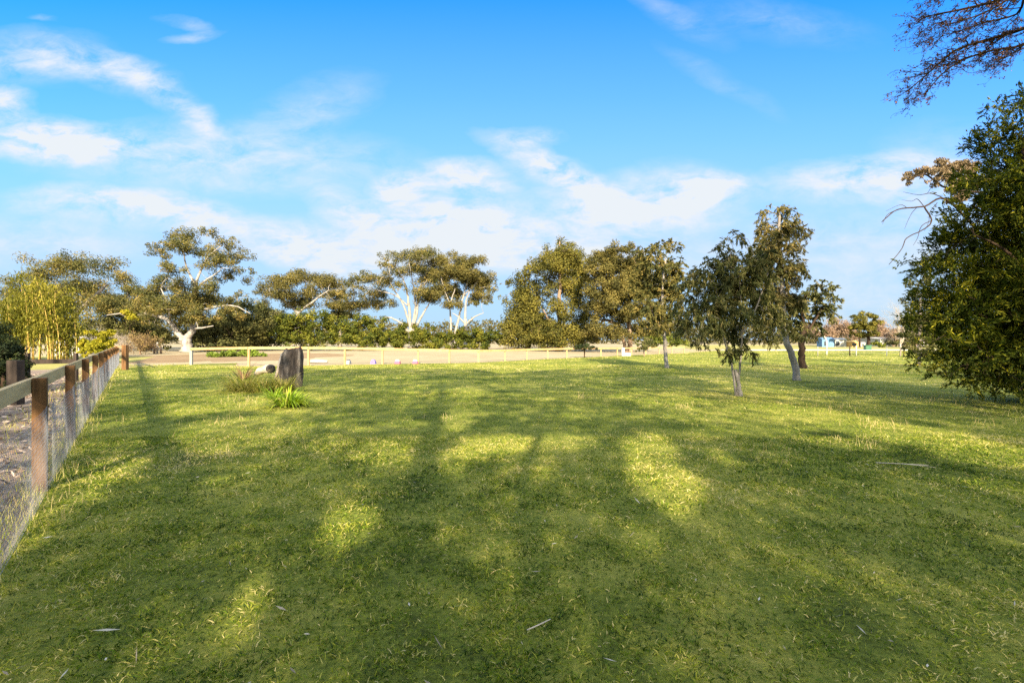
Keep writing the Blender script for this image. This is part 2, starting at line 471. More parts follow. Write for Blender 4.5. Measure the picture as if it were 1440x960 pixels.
def strappy(name, label, cat, c, n, L, wdt, mat, seed, spread=1.0, group=None, up=.9, rad=.15, parts=True, lean=(0, 0)):
    rng = np.random.default_rng(seed)
    V = []; Fs = []; T = []; k = 0
    for i in range(n):
        a = rng.uniform(0, 2 * math.pi); b = np.array([math.cos(a), math.sin(a), 0])
        p = np.array([c[0], c[1], 0]) + b * rad * rng.uniform(0, 1) ** .6 + np.array([rng.normal() * .02, rng.normal() * .02, 0])
        l = L * rng.uniform(.55, 1.15); d = unit(b * spread * rng.uniform(.2, 1) + np.array([lean[0], lean[1], up]))
        side = np.cross(d, [0, 0, 1]); side = side / (np.linalg.norm(side) + 1e-6)
        w = wdt * rng.uniform(.7, 1.2); seg = 6; pts = [p]
        droop = rng.uniform(.18, .42)
        for s in range(seg):
            d = unit(d + np.array([0, 0, -droop * (s + 1) / seg * 1.3]) + b * .05)
            q = pts[-1] + d * l / seg
            q[2] = max(q[2], .015); pts.append(q)
        tint = np.clip(rng.normal(.62, .22), 0, 1)
        for s, q in enumerate(pts):
            ww = w * (1 - (s / seg) ** 2.2) * .5 + .0005
            V.append(q - side * ww); V.append(q + side * ww)
        for s in range(seg):
            Fs.append((k + 2 * s, k + 2 * s + 1, k + 2 * s + 3, k + 2 * s + 2)); T.append(np.clip(tint + .05 * rng.normal(), 0, 1))
        k += 2 * (seg + 1)
    o = np_mesh(name, np.array(V), np.array(Fs), mat, None, np.array(T))
    return tag(o, label, cat, group)

# value noise on the ground
_rn = np.random.default_rng(77)
_grid = _rn.uniform(0, 1, (4, 128, 128))
def vnoise(x, y, s, k=0):
    x = np.asarray(x) / s + 37.3; y = np.asarray(y) / s + 11.7
    xi = np.floor(x).astype(int); yi = np.floor(y).astype(int); fx = x - xi; fy = y - yi
    fx = fx * fx * (3 - 2 * fx); fy = fy * fy * (3 - 2 * fy)
    g = _grid[k]
    a = g[xi % 128, yi % 128]; b = g[(xi + 1) % 128, yi % 128]; c = g[xi % 128, (yi + 1) % 128]; d = g[(xi + 1) % 128, (yi + 1) % 128]
    return (a * (1 - fx) + b * fx) * (1 - fy) + (c * (1 - fx) + d * fx) * fy

# ------------------------------------------------------------------ layout lines
def fx_left(y): return -0.98 - .785 * y               # the fence on the left
FAR = [G(269, 513), G(350, 515), G(434, 514), G(485, 513), G(538, 512), G(588, 511), G(632, 510.5), G(673, 509.5), G(710, 507.5), G(741, 505.8),
       G(770, 504.5), G(797, 503.4), G(822, 502.2), G(845, 501.2), G(868, 500.2), G(888, 499.2), G(908, 498.4), G(927, 497.7), G(945, 497), G(962, 496.5)]

def sheet(name, pts, z, mat, grid=None):
    me = bpy.data.meshes.new(name)
    me.from_pydata([(float(p[0]), float(p[1]), z) for p in pts], [], [tuple(range(len(pts)))])
    me.materials.append(mat)
    o = bpy.data.objects.new(name, me); COL.objects.link(o)
    o['kind'] = 'structure'
    return o

sheet('ground', [(-900, -300), (900, -300), (900, 1500), (-900, 1500)], 0.0, M['paddock'])
rj = random.Random(5)
lawn_pts = [(60, -40), (60, 72)]
lawn_pts += [(30, 72), (22, 60)]
lawn_pts += [(p[0] + (.3), p[1] - .05) for p in reversed(FAR)]
lawn_pts += [(-17.5, 30.6), (-19, 33.5), (-21.5, 31.5), (-22.5, 29), (fx_left(27) + .1, 27), (fx_left(-30), -30), (fx_left(-30), -40)]
sheet('lawn', lawn_pts, .006, M['lawn'])
sheet('dirt_yard', [(fx_left(-6), -6), (fx_left(23), 23), (-21, 25), (-24.5, 26), (-28, 22.5), (-31, 17), (-30, 8), (-22, -6)], .006, M['yard'])
ep = []
for k in range(40):
    a = 2 * math.pi * k / 40
    ep.append((-27 + 10 * math.cos(a) * rj.uniform(.85, 1.15), 47 + 13 * math.sin(a) * rj.uniform(.85, 1.15)))
sheet('bare_earth', ep, .006, M['earth'])
sheet('rough_grass', [(-60, 24), (-28.5, 24), (-24.8, 26.6), (-27.5, 35), (-34, 46), (-60, 48)], .010, M['meadow'])
sheet('gravel_drive', [(36, 73), (120, 76), (120, 83), (34, 82)], .008, M['gravel'])
sheet('far_meadow', [(31, 83), (140, 85), (150, 150), (50, 160)], .006, M['meadow'])

# ------------------------------------------------------------------ grass blades (uncountable)
def make_grass():
    rng = np.random.default_rng(11)
    def scatter(n, y0, y1, powr=1.0):
        y = y0 + (y1 - y0) * rng.uniform(0, 1, n) ** powr
        x = (rng.uniform(-1, 1, n)) * (1.10 * y + 2.2)
        return x, y
    Vs = []; Fs = []; Ts = []; k = 0
    #        n      y0   y1  pow len  width  lean
    bands = [(150000, 1.3, 4.2, 1.0, .040, .0056, 1.05), (150000, 4.0, 8.0, .8, .045, .0078, 1.05), (170000, 1.3, 8.5, .9, .024, .0075, 1.4), (120000, 7.5, 15, .75, .058, .010, .9),
             (110000, 14, 31, .7, .062, .020, .8), (60000, 28, 72, .7, .075, .045, .7)]
    for bi, (n, y0, y1, pw, L, wd, lean) in enumerate(bands):
        x, y = scatter(n, y0, y1, pw)
        d = .55 * vnoise(x, y, .35, 0) + .45 * vnoise(x, y, 1.7, 1)
        ok = (x > fx_left(y) + .1) & (rng.uniform(0, 1, n) < (.22 + 1.2 * d) * (1 if bi > 1 else np.clip((vnoise(x, y, .075, 2) * .6 + vnoise(x, y, .19, 0) * .4 - .24) * 2.6, .22, 1)))
        ok &= ~((((x - 12.5) / 5.5) ** 2 + ((y - 15.5) / 7) ** 2 < 1 + .7 * (vnoise(x, y, 1.5, 3) - .5)) & (rng.uniform(0, 1, n) < .45))
        fy = np.interp(x, [p[0] for p in FAR], [p[1] for p in FAR])
        lim = np.where(x < FAR[0][0], 33.0 - .25 * (FAR[0][0] - x), np.where(x > 22, 72, np.where(x > FAR[-1][0], 62, fy)))
        ok &= y < lim - .02
        x = x[ok]; y = y[ok]; d = d[ok]; n = len(x)
        big = vnoise(x, y, 3.1, 2); mid = vnoise(x, y, .8, 3)
        tint = .36 + .40 * (big - .5) + .50 * (mid - .5) + .42 * (vnoise(x, y, .17, 1) - .5) + (.42 * (vnoise(x, y, .05, 3) - .5) if bi < 2 else 0) + rng.normal(size=n) * (.25 if bi < 2 else .20)
        dry = np.clip((y - 12) / 14, 0, 1) * .26 + np.where(((x - 12.5) / 6.5) ** 2 + ((y - 16) / 8) ** 2 < 1 + .9 * (vnoise(x, y, 1.5, 3) - .5), .25, 0)
        tint = tint + dry
        straw = rng.uniform(0, 1, n) < (.62 if bi < 2 else .45) * (.085 + .10 * (vnoise(x, y, 1.2, 0) > .62))
        tint[straw] = rng.uniform(.70, .97, straw.sum())
        tint = np.clip(tint, 0, 1)
        a = rng.uniform(0, 2 * math.pi, n)
        ln = np.abs(rng.normal(.75, .35, n)) * lean
        D = unit(np.stack([np.cos(a) * ln, np.sin(a) * ln, np.full(n, .62)], 1))
        D2 = unit(D + np.stack([np.cos(a) * .55, np.sin(a) * .55, np.full(n, -.55)], 1) * rng.uniform(.3, 1.1, n)[:, None])
        l = (L * rng.uniform(.5, 1.35, n) * (.65 + .7 * d))[:, None]
        l[straw] *= 1.0 if bi < 2 else 1.2
        B = np.stack([x, y, np.full(n, .004)], 1)
        sd = unit(np.cross(D, rng.normal(size=(n, 3)))) * (wd * rng.uniform(.6, 1.3, n))[:, None] * .5
        if bi < 2:
            mid_ = B + D * l * .5; tip = mid_ + D2 * l * .5
            V = np.stack([B - sd, B + sd, mid_ - sd * .8, mid_ + sd * .8, tip], 1).reshape(-1, 3)
            base = (np.arange(n) * 5)[:, None]
            f = np.concatenate([base + np.array([0, 1, 2]), base + np.array([1, 3, 2]), base + np.array([2, 3, 4])], 0)
            t = np.concatenate([tint, tint, tint])
            m = 5 * n
        else:
            tip = B + D * l * .5 + D2 * l * .5
            V = np.stack([B - sd, B + sd, tip], 1).reshape(-1, 3)
            f = (np.arange(n) * 3)[:, None] + np.array([0, 1, 2]); t = tint; m = 3 * n
        Vs.append(V); Fs.append(f + k); Ts.append(t); k += m
    o = np_mesh('lawn_grass', np.concatenate(Vs), np.concatenate(Fs), M['grass'], None, np.concatenate(Ts))
    tag(o, 'short mown green lawn grass with straw flecks', None, None, 'stuff')
    # thin seed stalks
    V = []; Fc = []; T = []; k = 0
    spots = [(1230, 600, 34, 9), (960, 575, 20, 4), (320, 590, 34, 14), (345, 565, 30, 9), (620, 590, 14, 5), (1215, 625, 30, 10), (130, 600, 30, 20), (1190, 575, 36, 8), (1400, 590, 40, 14),
             (1320, 560, 36, 8), (75, 700, 26, 20), (110, 660, 26, 16), (60, 730, 20, 16), (820, 560, 20, 3), (300, 640, 20, 20), (1080, 640, 20, 14)]
    for (px, py, n, sp) in spots:
        for i in range(n):
            g = G(px + rng.normal() * sp * 2.2, py + rng.normal() * sp * .55)
            h = rng.uniform(.05, .15); a = rng.uniform(0, 6.28); ln = rng.uniform(.1, .6)
            tip = g + np.array([math.cos(a) * ln * h, math.sin(a) * ln * h, h])
            w = .0012 + g[1] * .00022
            V += [g - [w, 0, 0], g + [w, 0, 0], tip + [w * .7, 0, 0], tip - [w * .7, 0, 0]]
            Fc.append((k, k + 1, k + 2, k + 3)); T.append(rng.uniform(0, 1)); k += 4
    o = np_mesh('seed_grass', np.array(V), np.array(Fc), M['straw'], None, np.array(T))
    tag(o, 'wispy dry seed stalks standing in the lawn', None, None, 'stuff')
    # fallen leaves, bark and twig scraps
    V = []; Fc = []; T = []; k = 0
    for i in range(260):
        y = 1.6 + 13 * rng.uniform(0, 1) ** 1.6; x = rng.uniform(-1, 1) * (1.08 * y + .5)
        if x < fx_left(y) + .1: continue
        a = rng.uniform(0, 6.28); l = rng.uniform(.012, .042) * (1.6 if rng.uniform() < .12 else 1); w = rng.uniform(.002, .007)
        d = np.array([math.cos(a), math.sin(a), rng.normal() * .15]); s = np.array([-math.sin(a), math.cos(a), rng.normal() * .3])
        c = np.array([x, y, rng.uniform(.022, .045)])
        V += [c - d * l, c + s * w, c + d * l, c - s * w]; Fc.append((k, k + 1, k + 2, k + 3)); T.append(rng.uniform(0, 1)); k += 4
    o = np_mesh('leaf_litter', np.array(V), np.array(Fc), mat_leaf('litter', [(0, (.10, .09, .08)), (.5, (.26, .22, .17)), (1, (.45, .42, .38))], .1), None, np.array(T))
    tag(o, 'scattered dead leaves and bark scraps on the lawn', None, None, 'stuff')
make_grass()

def yard_chips():
    rng = np.random.default_rng(21)
    V = []; Fc = []; T = []; k = 0
    for i in range(5500):
        y = 2.5 + 20 * rng.uniform(0, 1); x = fx_left(y) - .2 - rng.uniform(0, 1) ** 1.4 * 8
        a = rng.uniform(0, 6.28); l = rng.uniform(.02, .09); w = rng.uniform(.006, .03)
        d = np.array([math.cos(a), math.sin(a), rng.normal() * .3]); s = np.array([-math.sin(a), math.cos(a), rng.normal() * .4])
        c = np.array([x, y, rng.uniform(.012, .05)])
        V += [c - d * l, c + s * w, c + d * l, c - s * w]; Fc.append((k, k + 1, k + 2, k + 3)); T.append(rng.uniform(0, 1)); k += 4
    o = np_mesh('wood_chips', np.array(V), np.array(Fc), mat_leaf('chips', [(0, (.07, .045, .03)), (.5, (.22, .155, .11)), (1, (.46, .37, .30))], .05), None, np.array(T))
    tag(o, 'wood chips and bark strewn over the yard behind the left fence', None, None, 'stuff')
    # dry grass along foot of the fence
    n = 9000
    y = rng.uniform(1.5, 26, n); x = fx_left(y) + rng.normal(-.05, .14, n) - (rng.uniform(0, 1, n) < .3) * rng.uniform(0, 1.5, n)
    B = np.stack([x, y, np.zeros(n)], 1); a = rng.uniform(0, 6.28, n); h = rng.uniform(.04, .16, n)
    tip = B + np.stack([np.cos(a) * h * .6, np.sin(a) * h * .6, h], 1)
    w = (.002 + y * .0003)[:, None] * np.stack([np.cos(a + 1.5), np.sin(a + 1.5), np.zeros(n)], 1)
    V = np.stack([B - w, B + w, tip], 1).reshape(-1, 3)
    o = np_mesh('fence_foot_grass', V, np.arange(3 * n).reshape(n, 3), M['grass'], None, np.clip(rng.normal(.72, .2, n), 0, 1))
    tag(o, 'longer half-dry grass along the foot of the left fence', None, None, 'stuff')
yard_chips()

# ------------------------------------------------------------------ left fence
FD = np.array([-.785, 1, 0]); FD /= np.linalg.norm(FD); FN = np.array([FD[1], -FD[0], 0])      # FN points to the lawn
def left_fence():
    ys = [2.6 + 2.53 * k for k in range(13)]
    t = thing('post_and_rail_fence', 'brown timber fence with wire netting running away along the left edge', 'fence', (fx_left(ys[1]), ys[1], 0))
    rng = np.random.default_rng(3)
    ax = [FN, FD, np.array([0, 0, 1.])]
    H = 1.2
    P = []
    for i, y in enumerate(ys):
        p = np.array([fx_left(y), y, 0]); P.append(p)
        mb = MB()
        tilt = unit(np.array([rng.normal() * .006, rng.normal() * .006, 1]))
        mb.box(p + np.array([0, 0, H / 2 - .1]), (.058, .058, H / 2 + .1), [FN, FD, tilt], .006)
        mb.build('post', M['post_wood'], t)
    for i in range(len(P) - 1):
        a = P[i] - FN * .083; b = P[i + 1] - FN * .083
        d = unit(b - a); L = np.linalg.norm(b - a)
        mb = MB()
        mb.box((a + b) / 2 + np.array([0, 0, H - .085 + rng.normal() * .002]), (.0225, L / 2 - .003, .075), [FN, d, np.array([0, 0, 1.])], .003)
        mb.build('rail', M['rail_wood'], t)
    # netting on the lawn side
    for i in range(len(P) - 1):
        cell = .060 if i < 2 else (.055 if i < 5 else (.08 if i < 9 else .11))
        rw = .0012 if i < 2 else (.0010 if i < 6 else .0012)
        L = np.linalg.norm(P[i + 1] - P[i]); hgt = .9
        def pos(s, h):
            bulge = (.020 * math.sin(math.pi * s / L) * math.sin(h / hgt * 3.1 + i) + .008 * math.sin(s * 5 + i) + .006 * math.sin(h * 9 + s * 3)) * (1 if i < 2 else .3)
            sag = -.035 * math.sin(math.pi * s / L) * (h / hgt)
            return P[i] + FD * s + FN * (.066 + bulge * (h / hgt)) + np.array([0, 0, max(h + sag, .004)])
        mb_v = []; mb_f = []; k = 0
        nx = int(L / cell); dyh = cell * .5
        ny = int(hgt / (cell * .75))
        def edge(a, b):
            nonlocal k
            t_ = b - a; t_ = t_ / (np.linalg.norm(t_) + 1e-9)
            u = np.cross(t_, FN); u /= (np.linalg.norm(u) + 1e-9); w = FN
            for q in (a, b):
                for an in (0, 2.09, 4.19): mb_v.append(q + rw * (math.cos(an) * u + math.sin(an) * w))
            for m in range(3): mb_f.append((k + m, k + (m + 1) % 3, k + 3 + (m + 1) % 3, k + 3 + m))
            k += 6
        for r in range(ny):
            h0 = r * cell * .75
            for c in range(nx):
                s0 = (c + (.5 if r % 2 else 0)) * cell
                if s0 + cell > L: continue
                A = pos(s0, h0 + cell * .25); B = pos(s0 + cell * .5, h0); C_ = pos(s0 + cell, h0 + cell * .25); D = pos(s0, h0 + cell * .75)
                edge(A, B); edge(B, C_); edge(A, D)
        for h in (.01, hgt):
            pts = [pos(s, h) for s in np.linspace(0, L, 12)]
            for a, b in zip(pts[:-1], pts[1:]): edge(a, b)
        np_mesh('wire_netting', np.array(mb_v), np.array(mb_f), M['galv'], t)
left_fence()

# end post with its short return rail
e = G(176, 520)
t = thing('gate_post', 'thick pale-topped post at the far end of the left fence', 'post', e)
mb = MB(); mb.box((e[0], e[1], .62), (.115, .115, .72), None, .012); mb.build('post', M['post_wood'], t)
c0 = np.array([fx_left(32.9) + .25, 32.3, 1.17])
mb = MB(); a = np.array([e[0], e[1] + .12, 1.2]); d = unit(c0 - a)
mb.box((a + c0) / 2, (.025, np.linalg.norm(c0 - a) / 2, .06), [unit(np.cross(d, [0, 0, 1.])), d, np.array([0, 0, 1.])], .003); mb.build('rail', M['pale_wood'], t)
# cross fence behind; its dark wood colour carries the shade on this side
t = thing('dark_rail_fence', 'rail coloured dark for shade running across behind the left fence by the bamboo', 'fence', (-17, 18.5, 0))
for px in (36, 104):
    q = W(px, HY, 18.5); mb = MB(); mb.box((q[0], q[1] + .08, .5), (.06, .06, .6), None, .006); mb.build('post', M['dark_wood'], t)
a = W(-20, HY, 17.6); b = W(122, HY, 19.0); a[2] = b[2] = .78
d = unit(b - a); mb = MB(); mb.box((a + b) / 2, (np.linalg.norm(b - a) / 2, .022, .085), [d, np.cross([0, 0, 1.], d), np.array([0, 0, 1.])], .003); mb.build('rail', M['dark_wood'], t)
q = G(22, 569)
mb = MB(); mb.box((q[0], q[1], .5), (.13, .11, .6), None, .012)
tag(mb.build('strainer_post', M['dark_wood']), 'short thick dark post behind the left fence rail near the dark shrub', 'post')

# ------------------------------------------------------------------ far fence
def far_fence():
    t = thing('paddock_fence', 'long pale timber single-rail fence curving across the middle distance', 'fence', FAR[0])
    rng = np.random.default_rng(8)
    tops = []
    # rail heights follow the photographed line of the top rail
    rail_px = [(269, 489), (350, 487.5), (434, 487.5), (485, 488), (538, 489), (588, 490), (632, 491), (673, 491.8), (710, 491), (741, 490.2), (770, 489.6), (797, 489.2), (845, 488.8), (962, 487.6)]
    for i, p in enumerate(FAR):
        px = p[0] / p[1] * F + CX
        pyr = np.interp(px, [a for a, _ in rail_px], [b for _, b in rail_px])
        h = CAMH + (HY - pyr) / F * p[1]
        tops.append(h)
        mb = MB(); w = .055 if i else .075
        mb.box((p[0], p[1], h / 2 - .1), (w, w, h / 2 + .1 + (.03 if i == 0 else -.004)), None, .006)
        mb.build('post', M['grey_wood'] if i == 0 else M['pale_wood'], t)
    for i in range(len(FAR) - 1):
        a = FAR[i] + np.array([0, 0, tops[i] - .07]); b = FAR[i + 1] + np.array([0, 0, tops[i + 1] - .07])
        d = unit(b - a); s = unit(np.cross(d, [0, 0, 1.])); u = np.cross(s, d)
        a = a + s * .079; b = b + s * .079
        if s[1] > 0: pass
        mb = MB(); mb.box((a + b) / 2, (.022, np.linalg.norm(b - a) / 2 - .002, .075), [s, d, u], .003); mb.build('rail', M['pale_wood'], t)
far_fence()

# ------------------------------------------------------------------ stump bed
def stump():
    y = 16.6
    t = thing('tree_stump', 'tall dark weathered stump standing among grass clumps on the lawn', 'stump', W(408, HY, y) * np.array([1, 1, 0]))
    rng = np.random.default_rng(4)
    ns, nh = 40, 26
    V = []; Fc = []
    prof = lambda h: (395 - 9 * (1 - h) ** 1.2 - 4 * (1 - h) + 2, 427.5 - 2.5 * (1 - h) + 1.0 * math.sin(h * 5))
    top = 488.0; bot = 546.0
    for j in range(nh + 1):
        h = j / nh
        l, r = prof(h)
        py = bot + (top - bot) * h
        cx = W((l + r) / 2, py, y); rad = (r - l) / 2 / F * y
        for k in range(ns):
            a = 2 * math.pi * k / ns
            n1 = mnoise.noise(Vector((math.cos(a) * 3.2, math.sin(a) * 3.2, h * 1.3)))
            n2 = mnoise.noise(Vector((math.cos(a) * 9, math.sin(a) * 9, h * 4)))
            sq = 1 / max(abs(math.cos(a)) ** 4 + abs(math.sin(a)) ** 4, .01) ** .25
            n3 = mnoise.noise(Vector((math.cos(a) * 18, math.sin(a) * 18, h * 2.5)))
            rr = rad * (.95 * (1 + .10 * (sq - 1)) + .13 * n1 + .07 * n2 + .05 * n3) * (1 - .28 * (max(0, h - .78) / .22) ** 2)
            dz = 0
            if h > .80: dz = (h - .80) * 1.3 * (.5 * mnoise.noise(Vector((math.cos(a) * 2, math.sin(a) * 2, 5))) + .25 * math.cos(a))
            V.append((cx[0] + rr * math.cos(a), cx[1] + .8 * rr * math.sin(a), cx[2] + dz - .05))
    for j in range(nh):
        for k in range(ns):
            a = j * ns + k; b = j * ns + (k + 1) % ns
            Fc.append((a, b, b + ns, a + ns))
    c = np.mean(V[-ns:], axis=0); c[2] -= .07
    V.append(tuple(c)); ci = len(V) - 1
    for k in range(ns): Fc.append((nh * ns + k, nh * ns + (k + 1) % ns, ci))
    mb = MB(); mb.add(V, Fc); mb.build('stump_wood', M['stump'], t, False)
    # pale strip standing in for sunlight on the left edge
    mb = MB(); mb.tube([W(397, 497, y - .1), W(393, 515, y - .15), W(389, 534, y - .2)], [.05, .07, .09], 7); mb.build('lit_rim', M['log_pale'], t, True)
stump()
y = 18.2
t = thing('short_log', 'short sawn log leaning beside the tall stump, lit side coloured pale', 'log', W(374, HY, y) * np.array([1, 1, 0]))
mb = MB(); mb.tube([W(361, 526, y + .4), W(366, 521.5, y + .2), W(371, 519.5, y + .1), W(376, 518.6, y), W(379.5, 518.0, y - .15)], [.10, .15, .135, .17, .15], 14); mb.build('log_wood', M['log_pale'], t, True)
mb = MB(); mb.tube([W(379.5, 518.0, y - .15), W(381.5, 518.8, y - .22), W(383, 519.6, y - .26)], [.152, .165, .13], 14); mb.build('shaded_cut_end', M['stump'], t, True)  # dark end colour stands in for shade, pale body for sunlight
for (px, py, n, L, w, mat, seed, sp, rad, nm, lb) in [
    (345, 549, 420, .95, .016, 'tussock', 1, 1.0, .50, 'tussock', 'wide grassy tussock, leftmost of the clumps around the stump'),
    (372, 551, 330, .75, .016, 'tussock', 2, 1.0, .45, 'tussock', 'dark drooping tussock between the leftmost clump and the bright lily clump'),
    (397, 551, 210, .75, .022, 'tussock', 3, .8, .35, 'tussock', 'tussock growing against the front of the stump'),
    (405, 572, 230, .74, .034, 'strap_leaf', 4, 1.25, .20, 'lily_clump', 'bright green strap-leaved lily clump in front of the stump'),
    (386, 560, 70, .62, .030, 'strap_leaf', 5, 1.1, .15, 'lily_clump', 'small yellowish strap-leaved clump at the foot of the stump, left of the bright one'),
    (425, 568, 60, .42, .024, 'strap_leaf', 9, 1.4, .12, 'lily_clump', 'low thin strap-leaved clump on the right side of the bright lily clump')]:
    g = G(px, py)
    strappy(nm, lb, 'plant', g, n, L, w, M[mat], seed, sp, rad=rad, group='strappy plants round the stump')
g = G(342, 533)
strappy('rusty_plant', 'small plant with dry rust-coloured straps behind the grassy tussock', 'plant', g, 46, 1.0, .03, M['rust_leaf'], 6, .9, rad=.2)

# ------------------------------------------------------------------ small things by the far fence
def jump_block(px, lb, colA, colB, y=32.6, w=.19):
    p = W(px, HY, y); p[2] = 0
    t = thing('jump_block', lb, 'jump block', p, 'low jump blocks behind the far fence')
    mb = MB()
    V = [(-w, -.16, 0), (w, -.16, 0), (w, .16, 0), (-w, .16, 0), (-w * .85, -.14, .17), (w * .85, -.14, .17), (w * .85, .14, .17), (-w * .85, .14, .17)]
    Fb = [(0, 1, 2, 3)[::-1], (0, 1, 5, 4), (1, 2, 6, 5), (2, 3, 7, 6), (3, 0, 4, 7), (4, 5, 6, 7)]
    mb.add([np.array(v) + p for v in V], Fb); mb.build('foot', colA, t)
    mb = MB()
    V = [(-w * .8, -.13, .172), (w * .8, -.13, .172), (w * .8, .13, .172), (-w * .8, .13, .172), (-w * .45, -.08, .29), (w * .45, -.08, .29), (w * .45, .08, .29), (-w * .45, .08, .29)]
    mb.add([np.array(v) + p for v in V], Fb); mb.build('cradle', colB, t)
jump_block(559, 'pink and white jump block, left one of the pair behind the far fence', M['pink'], M['white_paint'])
jump_block(584, 'pink and white jump block, right one of the pair behind the far fence', M['pink'], M['white_paint'])
jump_block(525, 'purple jump block lying left of the pink pair', M['purple'], M['purple'], w=.17)
jump_block(490, 'plain white jump block beside a fence post, left of the purple one', M['white_paint'], M['white_paint'], w=.15)
p = G(450, 511)
mb = MB(); mb.tube([p + np.array([-.9, .3, .12]), p + np.array([-.3, .1, .16]), p + np.array([.5, 0, .13])], [.10, .13, .09], 9)
tag(mb.build('fallen_log', M['log_pale'], None, True), 'bleached log lying in the dry grass right of the stump', 'log')
p = G(876, 500.5)
mb = MB(); mb.box((p[0], p[1], .42), (.16, .16, .42), None, .03); mb.box((p[0] + .45, p[1], .16), (.32, .16, .16), None, .03)
tag(mb.build('mounting_step', M['white_paint']), 'white two-step mounting block behind the far fence near the brown-trunked gum', 'mounting block')
make_bush('weed_patch', 'bright green low weeds in the paddock behind the corner of the far fence', 'plant', 46,
          [(312, 499, 14, 5), (330, 499, 16, 5), (350, 499, 16, 5), (368, 499, 10, 4)], (.22, .10), 3500, M['weed_leaf'], 31, style='up', n_sub=50)

# ------------------------------------------------------------------ background trees, left to right
GUM = 'gum trees beyond the paddock'
make_tree('gum_tree', 'broad dark domed gum rising behind the bamboo', 'tree', 72,
          [(.55, .3, [(105, 493), (104, 460), (108, 430)]), (.3, .15, [(108, 445), (80, 420), (60, 405)]), (.3, .15, [(108, 440), (135, 415), (150, 400)])],
          [(20, 412, 32, 22), (55, 388, 34, 22), (95, 373, 38, 19), (135, 378, 32, 19), (165, 398, 26, 22), (60, 430, 45, 26), (110, 420, 45, 30), (155, 435, 36, 22), (10, 440, 30, 26), (185, 425, 16, 16)],
          (.28, .13), 42000, M['gum_leaf'], M['grey_bark'], 101, GUM, n_sub=300, spread=.5, tip=.014)
make_tree('gum_tree', 'tall open white-limbed gum with a thick forked white trunk behind the fence corner', 'tree', 62,
          [(.62, .48, [(262, 494), (262, 482), (262, 470)]), (.36, .22, [(258, 478), (250, 468), (240, 452), (222, 444, 1)]), (.22, .05, [(224, 445, 1), (205, 441, 2), (182, 446, 2), (168, 441, 1), (150, 443, 0)]),
           (.40, .20, [(264, 474), (271, 462), (272, 440, 1), (274, 412, 1), (276, 398)]), (.17, .06, [(274, 412, 1), (284, 398, -1), (303, 385, -1)]), (.16, .04, [(272, 440, 1), (300, 432), (330, 430), (352, 441)]),
           (.17, .05, [(274, 400, 0), (262, 375, 2), (258, 350, 1)]), (.17, .05, [(275, 400, 0), (290, 365, 1), (312, 345, 0)]), (.14, .05, [(240, 452, 0), (236, 428, -2), (226, 405, -2)]),
           (.17, .05, [(272, 462, 0), (284, 461, -2), (300, 458, -3)])],
          [(256, 330, 22, 9), (242, 345, 16, 9), (262, 350, 24, 12), (225, 358, 18, 8), (245, 378, 24, 10), (212, 345, 10, 5), (290, 328, 16, 8), (325, 345, 15, 12), (300, 355, 22, 10), (305, 370, 26, 12),
           (338, 362, 18, 9), (345, 380, 13, 8), (322, 392, 22, 10), (232, 432, 22, 14), (262, 448, 22, 12), (300, 425, 24, 14), (205, 432, 18, 12), (212, 455, 16, 8), (290, 405, 18, 12), (240, 405, 22, 14), (215, 420, 24, 14), (250, 430, 26, 16), (275, 425, 20, 14), (225, 440, 22, 9), (285, 445, 20, 14), (320, 440, 18, 12), (335, 418, 12, 8)],
          (.24, .11), 44000, M['gum_leaf'], M['white_bark'], 102, GUM, n_sub=420, spread=.55, tip=.016, cs=(1.25, 1.5))
make_tree('gum_tree', 'rounded brown-topped gum showing over the left end of the green hedge', 'tree', 98,
          [(.6, .4, [(418, 488), (418, 455), (420, 430)]), (.26, .08, [(419, 440), (395, 420), (380, 412)]), (.26, .08, [(419, 440), (445, 420), (462, 408)])],
          [(372, 412, 18, 10), (395, 400, 26, 11), (425, 392, 30, 9), (455, 400, 26, 11), (475, 413, 14, 9), (400, 415, 28, 10), (445, 415, 30, 9), (425, 428, 30, 9), (370, 428, 14, 8), (470, 430, 18, 9)],
          (.34, .16), 26000, M['gum_brown'], M['white_bark'], 103, GUM, n_sub=240, tip=.018, cs=(1.15, 1.55))
make_tree('gum_tree', 'wide spreading gum with many white trunks behind the low hedge', 'tree', 92,
          [(.55, .42, [(578, 490), (578, 470), (577, 462)]), (.30, .08, [(575, 468), (565, 455), (553, 448), (540, 445)]), (.32, .07, [(577, 465), (575, 430), (570, 400), (560, 380)]),
           (.32, .07, [(578, 465), (586, 440), (588, 410), (600, 395)]), (.30, .08, [(580, 468), (590, 450), (598, 436), (608, 420)]), (.15, .04, [(574, 430), (555, 415), (530, 408), (510, 402)]), (.16, .05, [(588, 412), (595, 392), (606, 375)]), (.22, .06, [(577, 462), (568, 430), (550, 400), (548, 380)]), (.2, .06, [(579, 462), (584, 430), (580, 395), (575, 370)])],
          [(497, 402, 14, 8), (515, 392, 18, 9), (490, 415, 16, 8), (540, 398, 18, 9), (600, 415, 20, 10), (500, 432, 18, 9), (530, 415, 18, 8), (545, 372, 14, 9), (570, 362, 22, 9), (598, 360, 22, 9), (615, 370, 18, 10), (555, 385, 18, 8), (590, 382, 22, 11), (610, 395, 20, 12),
           (560, 405, 14, 7), (520, 430, 22, 8), (605, 420, 18, 12), (545, 430, 14, 7), (540, 352+8, 10, 5)],
          (.33, .15), 33000, M['gum_leaf'], M['white_bark'], 104, GUM, n_sub=380, tip=.02, spread=.58, cs=(1.3, 1.6))
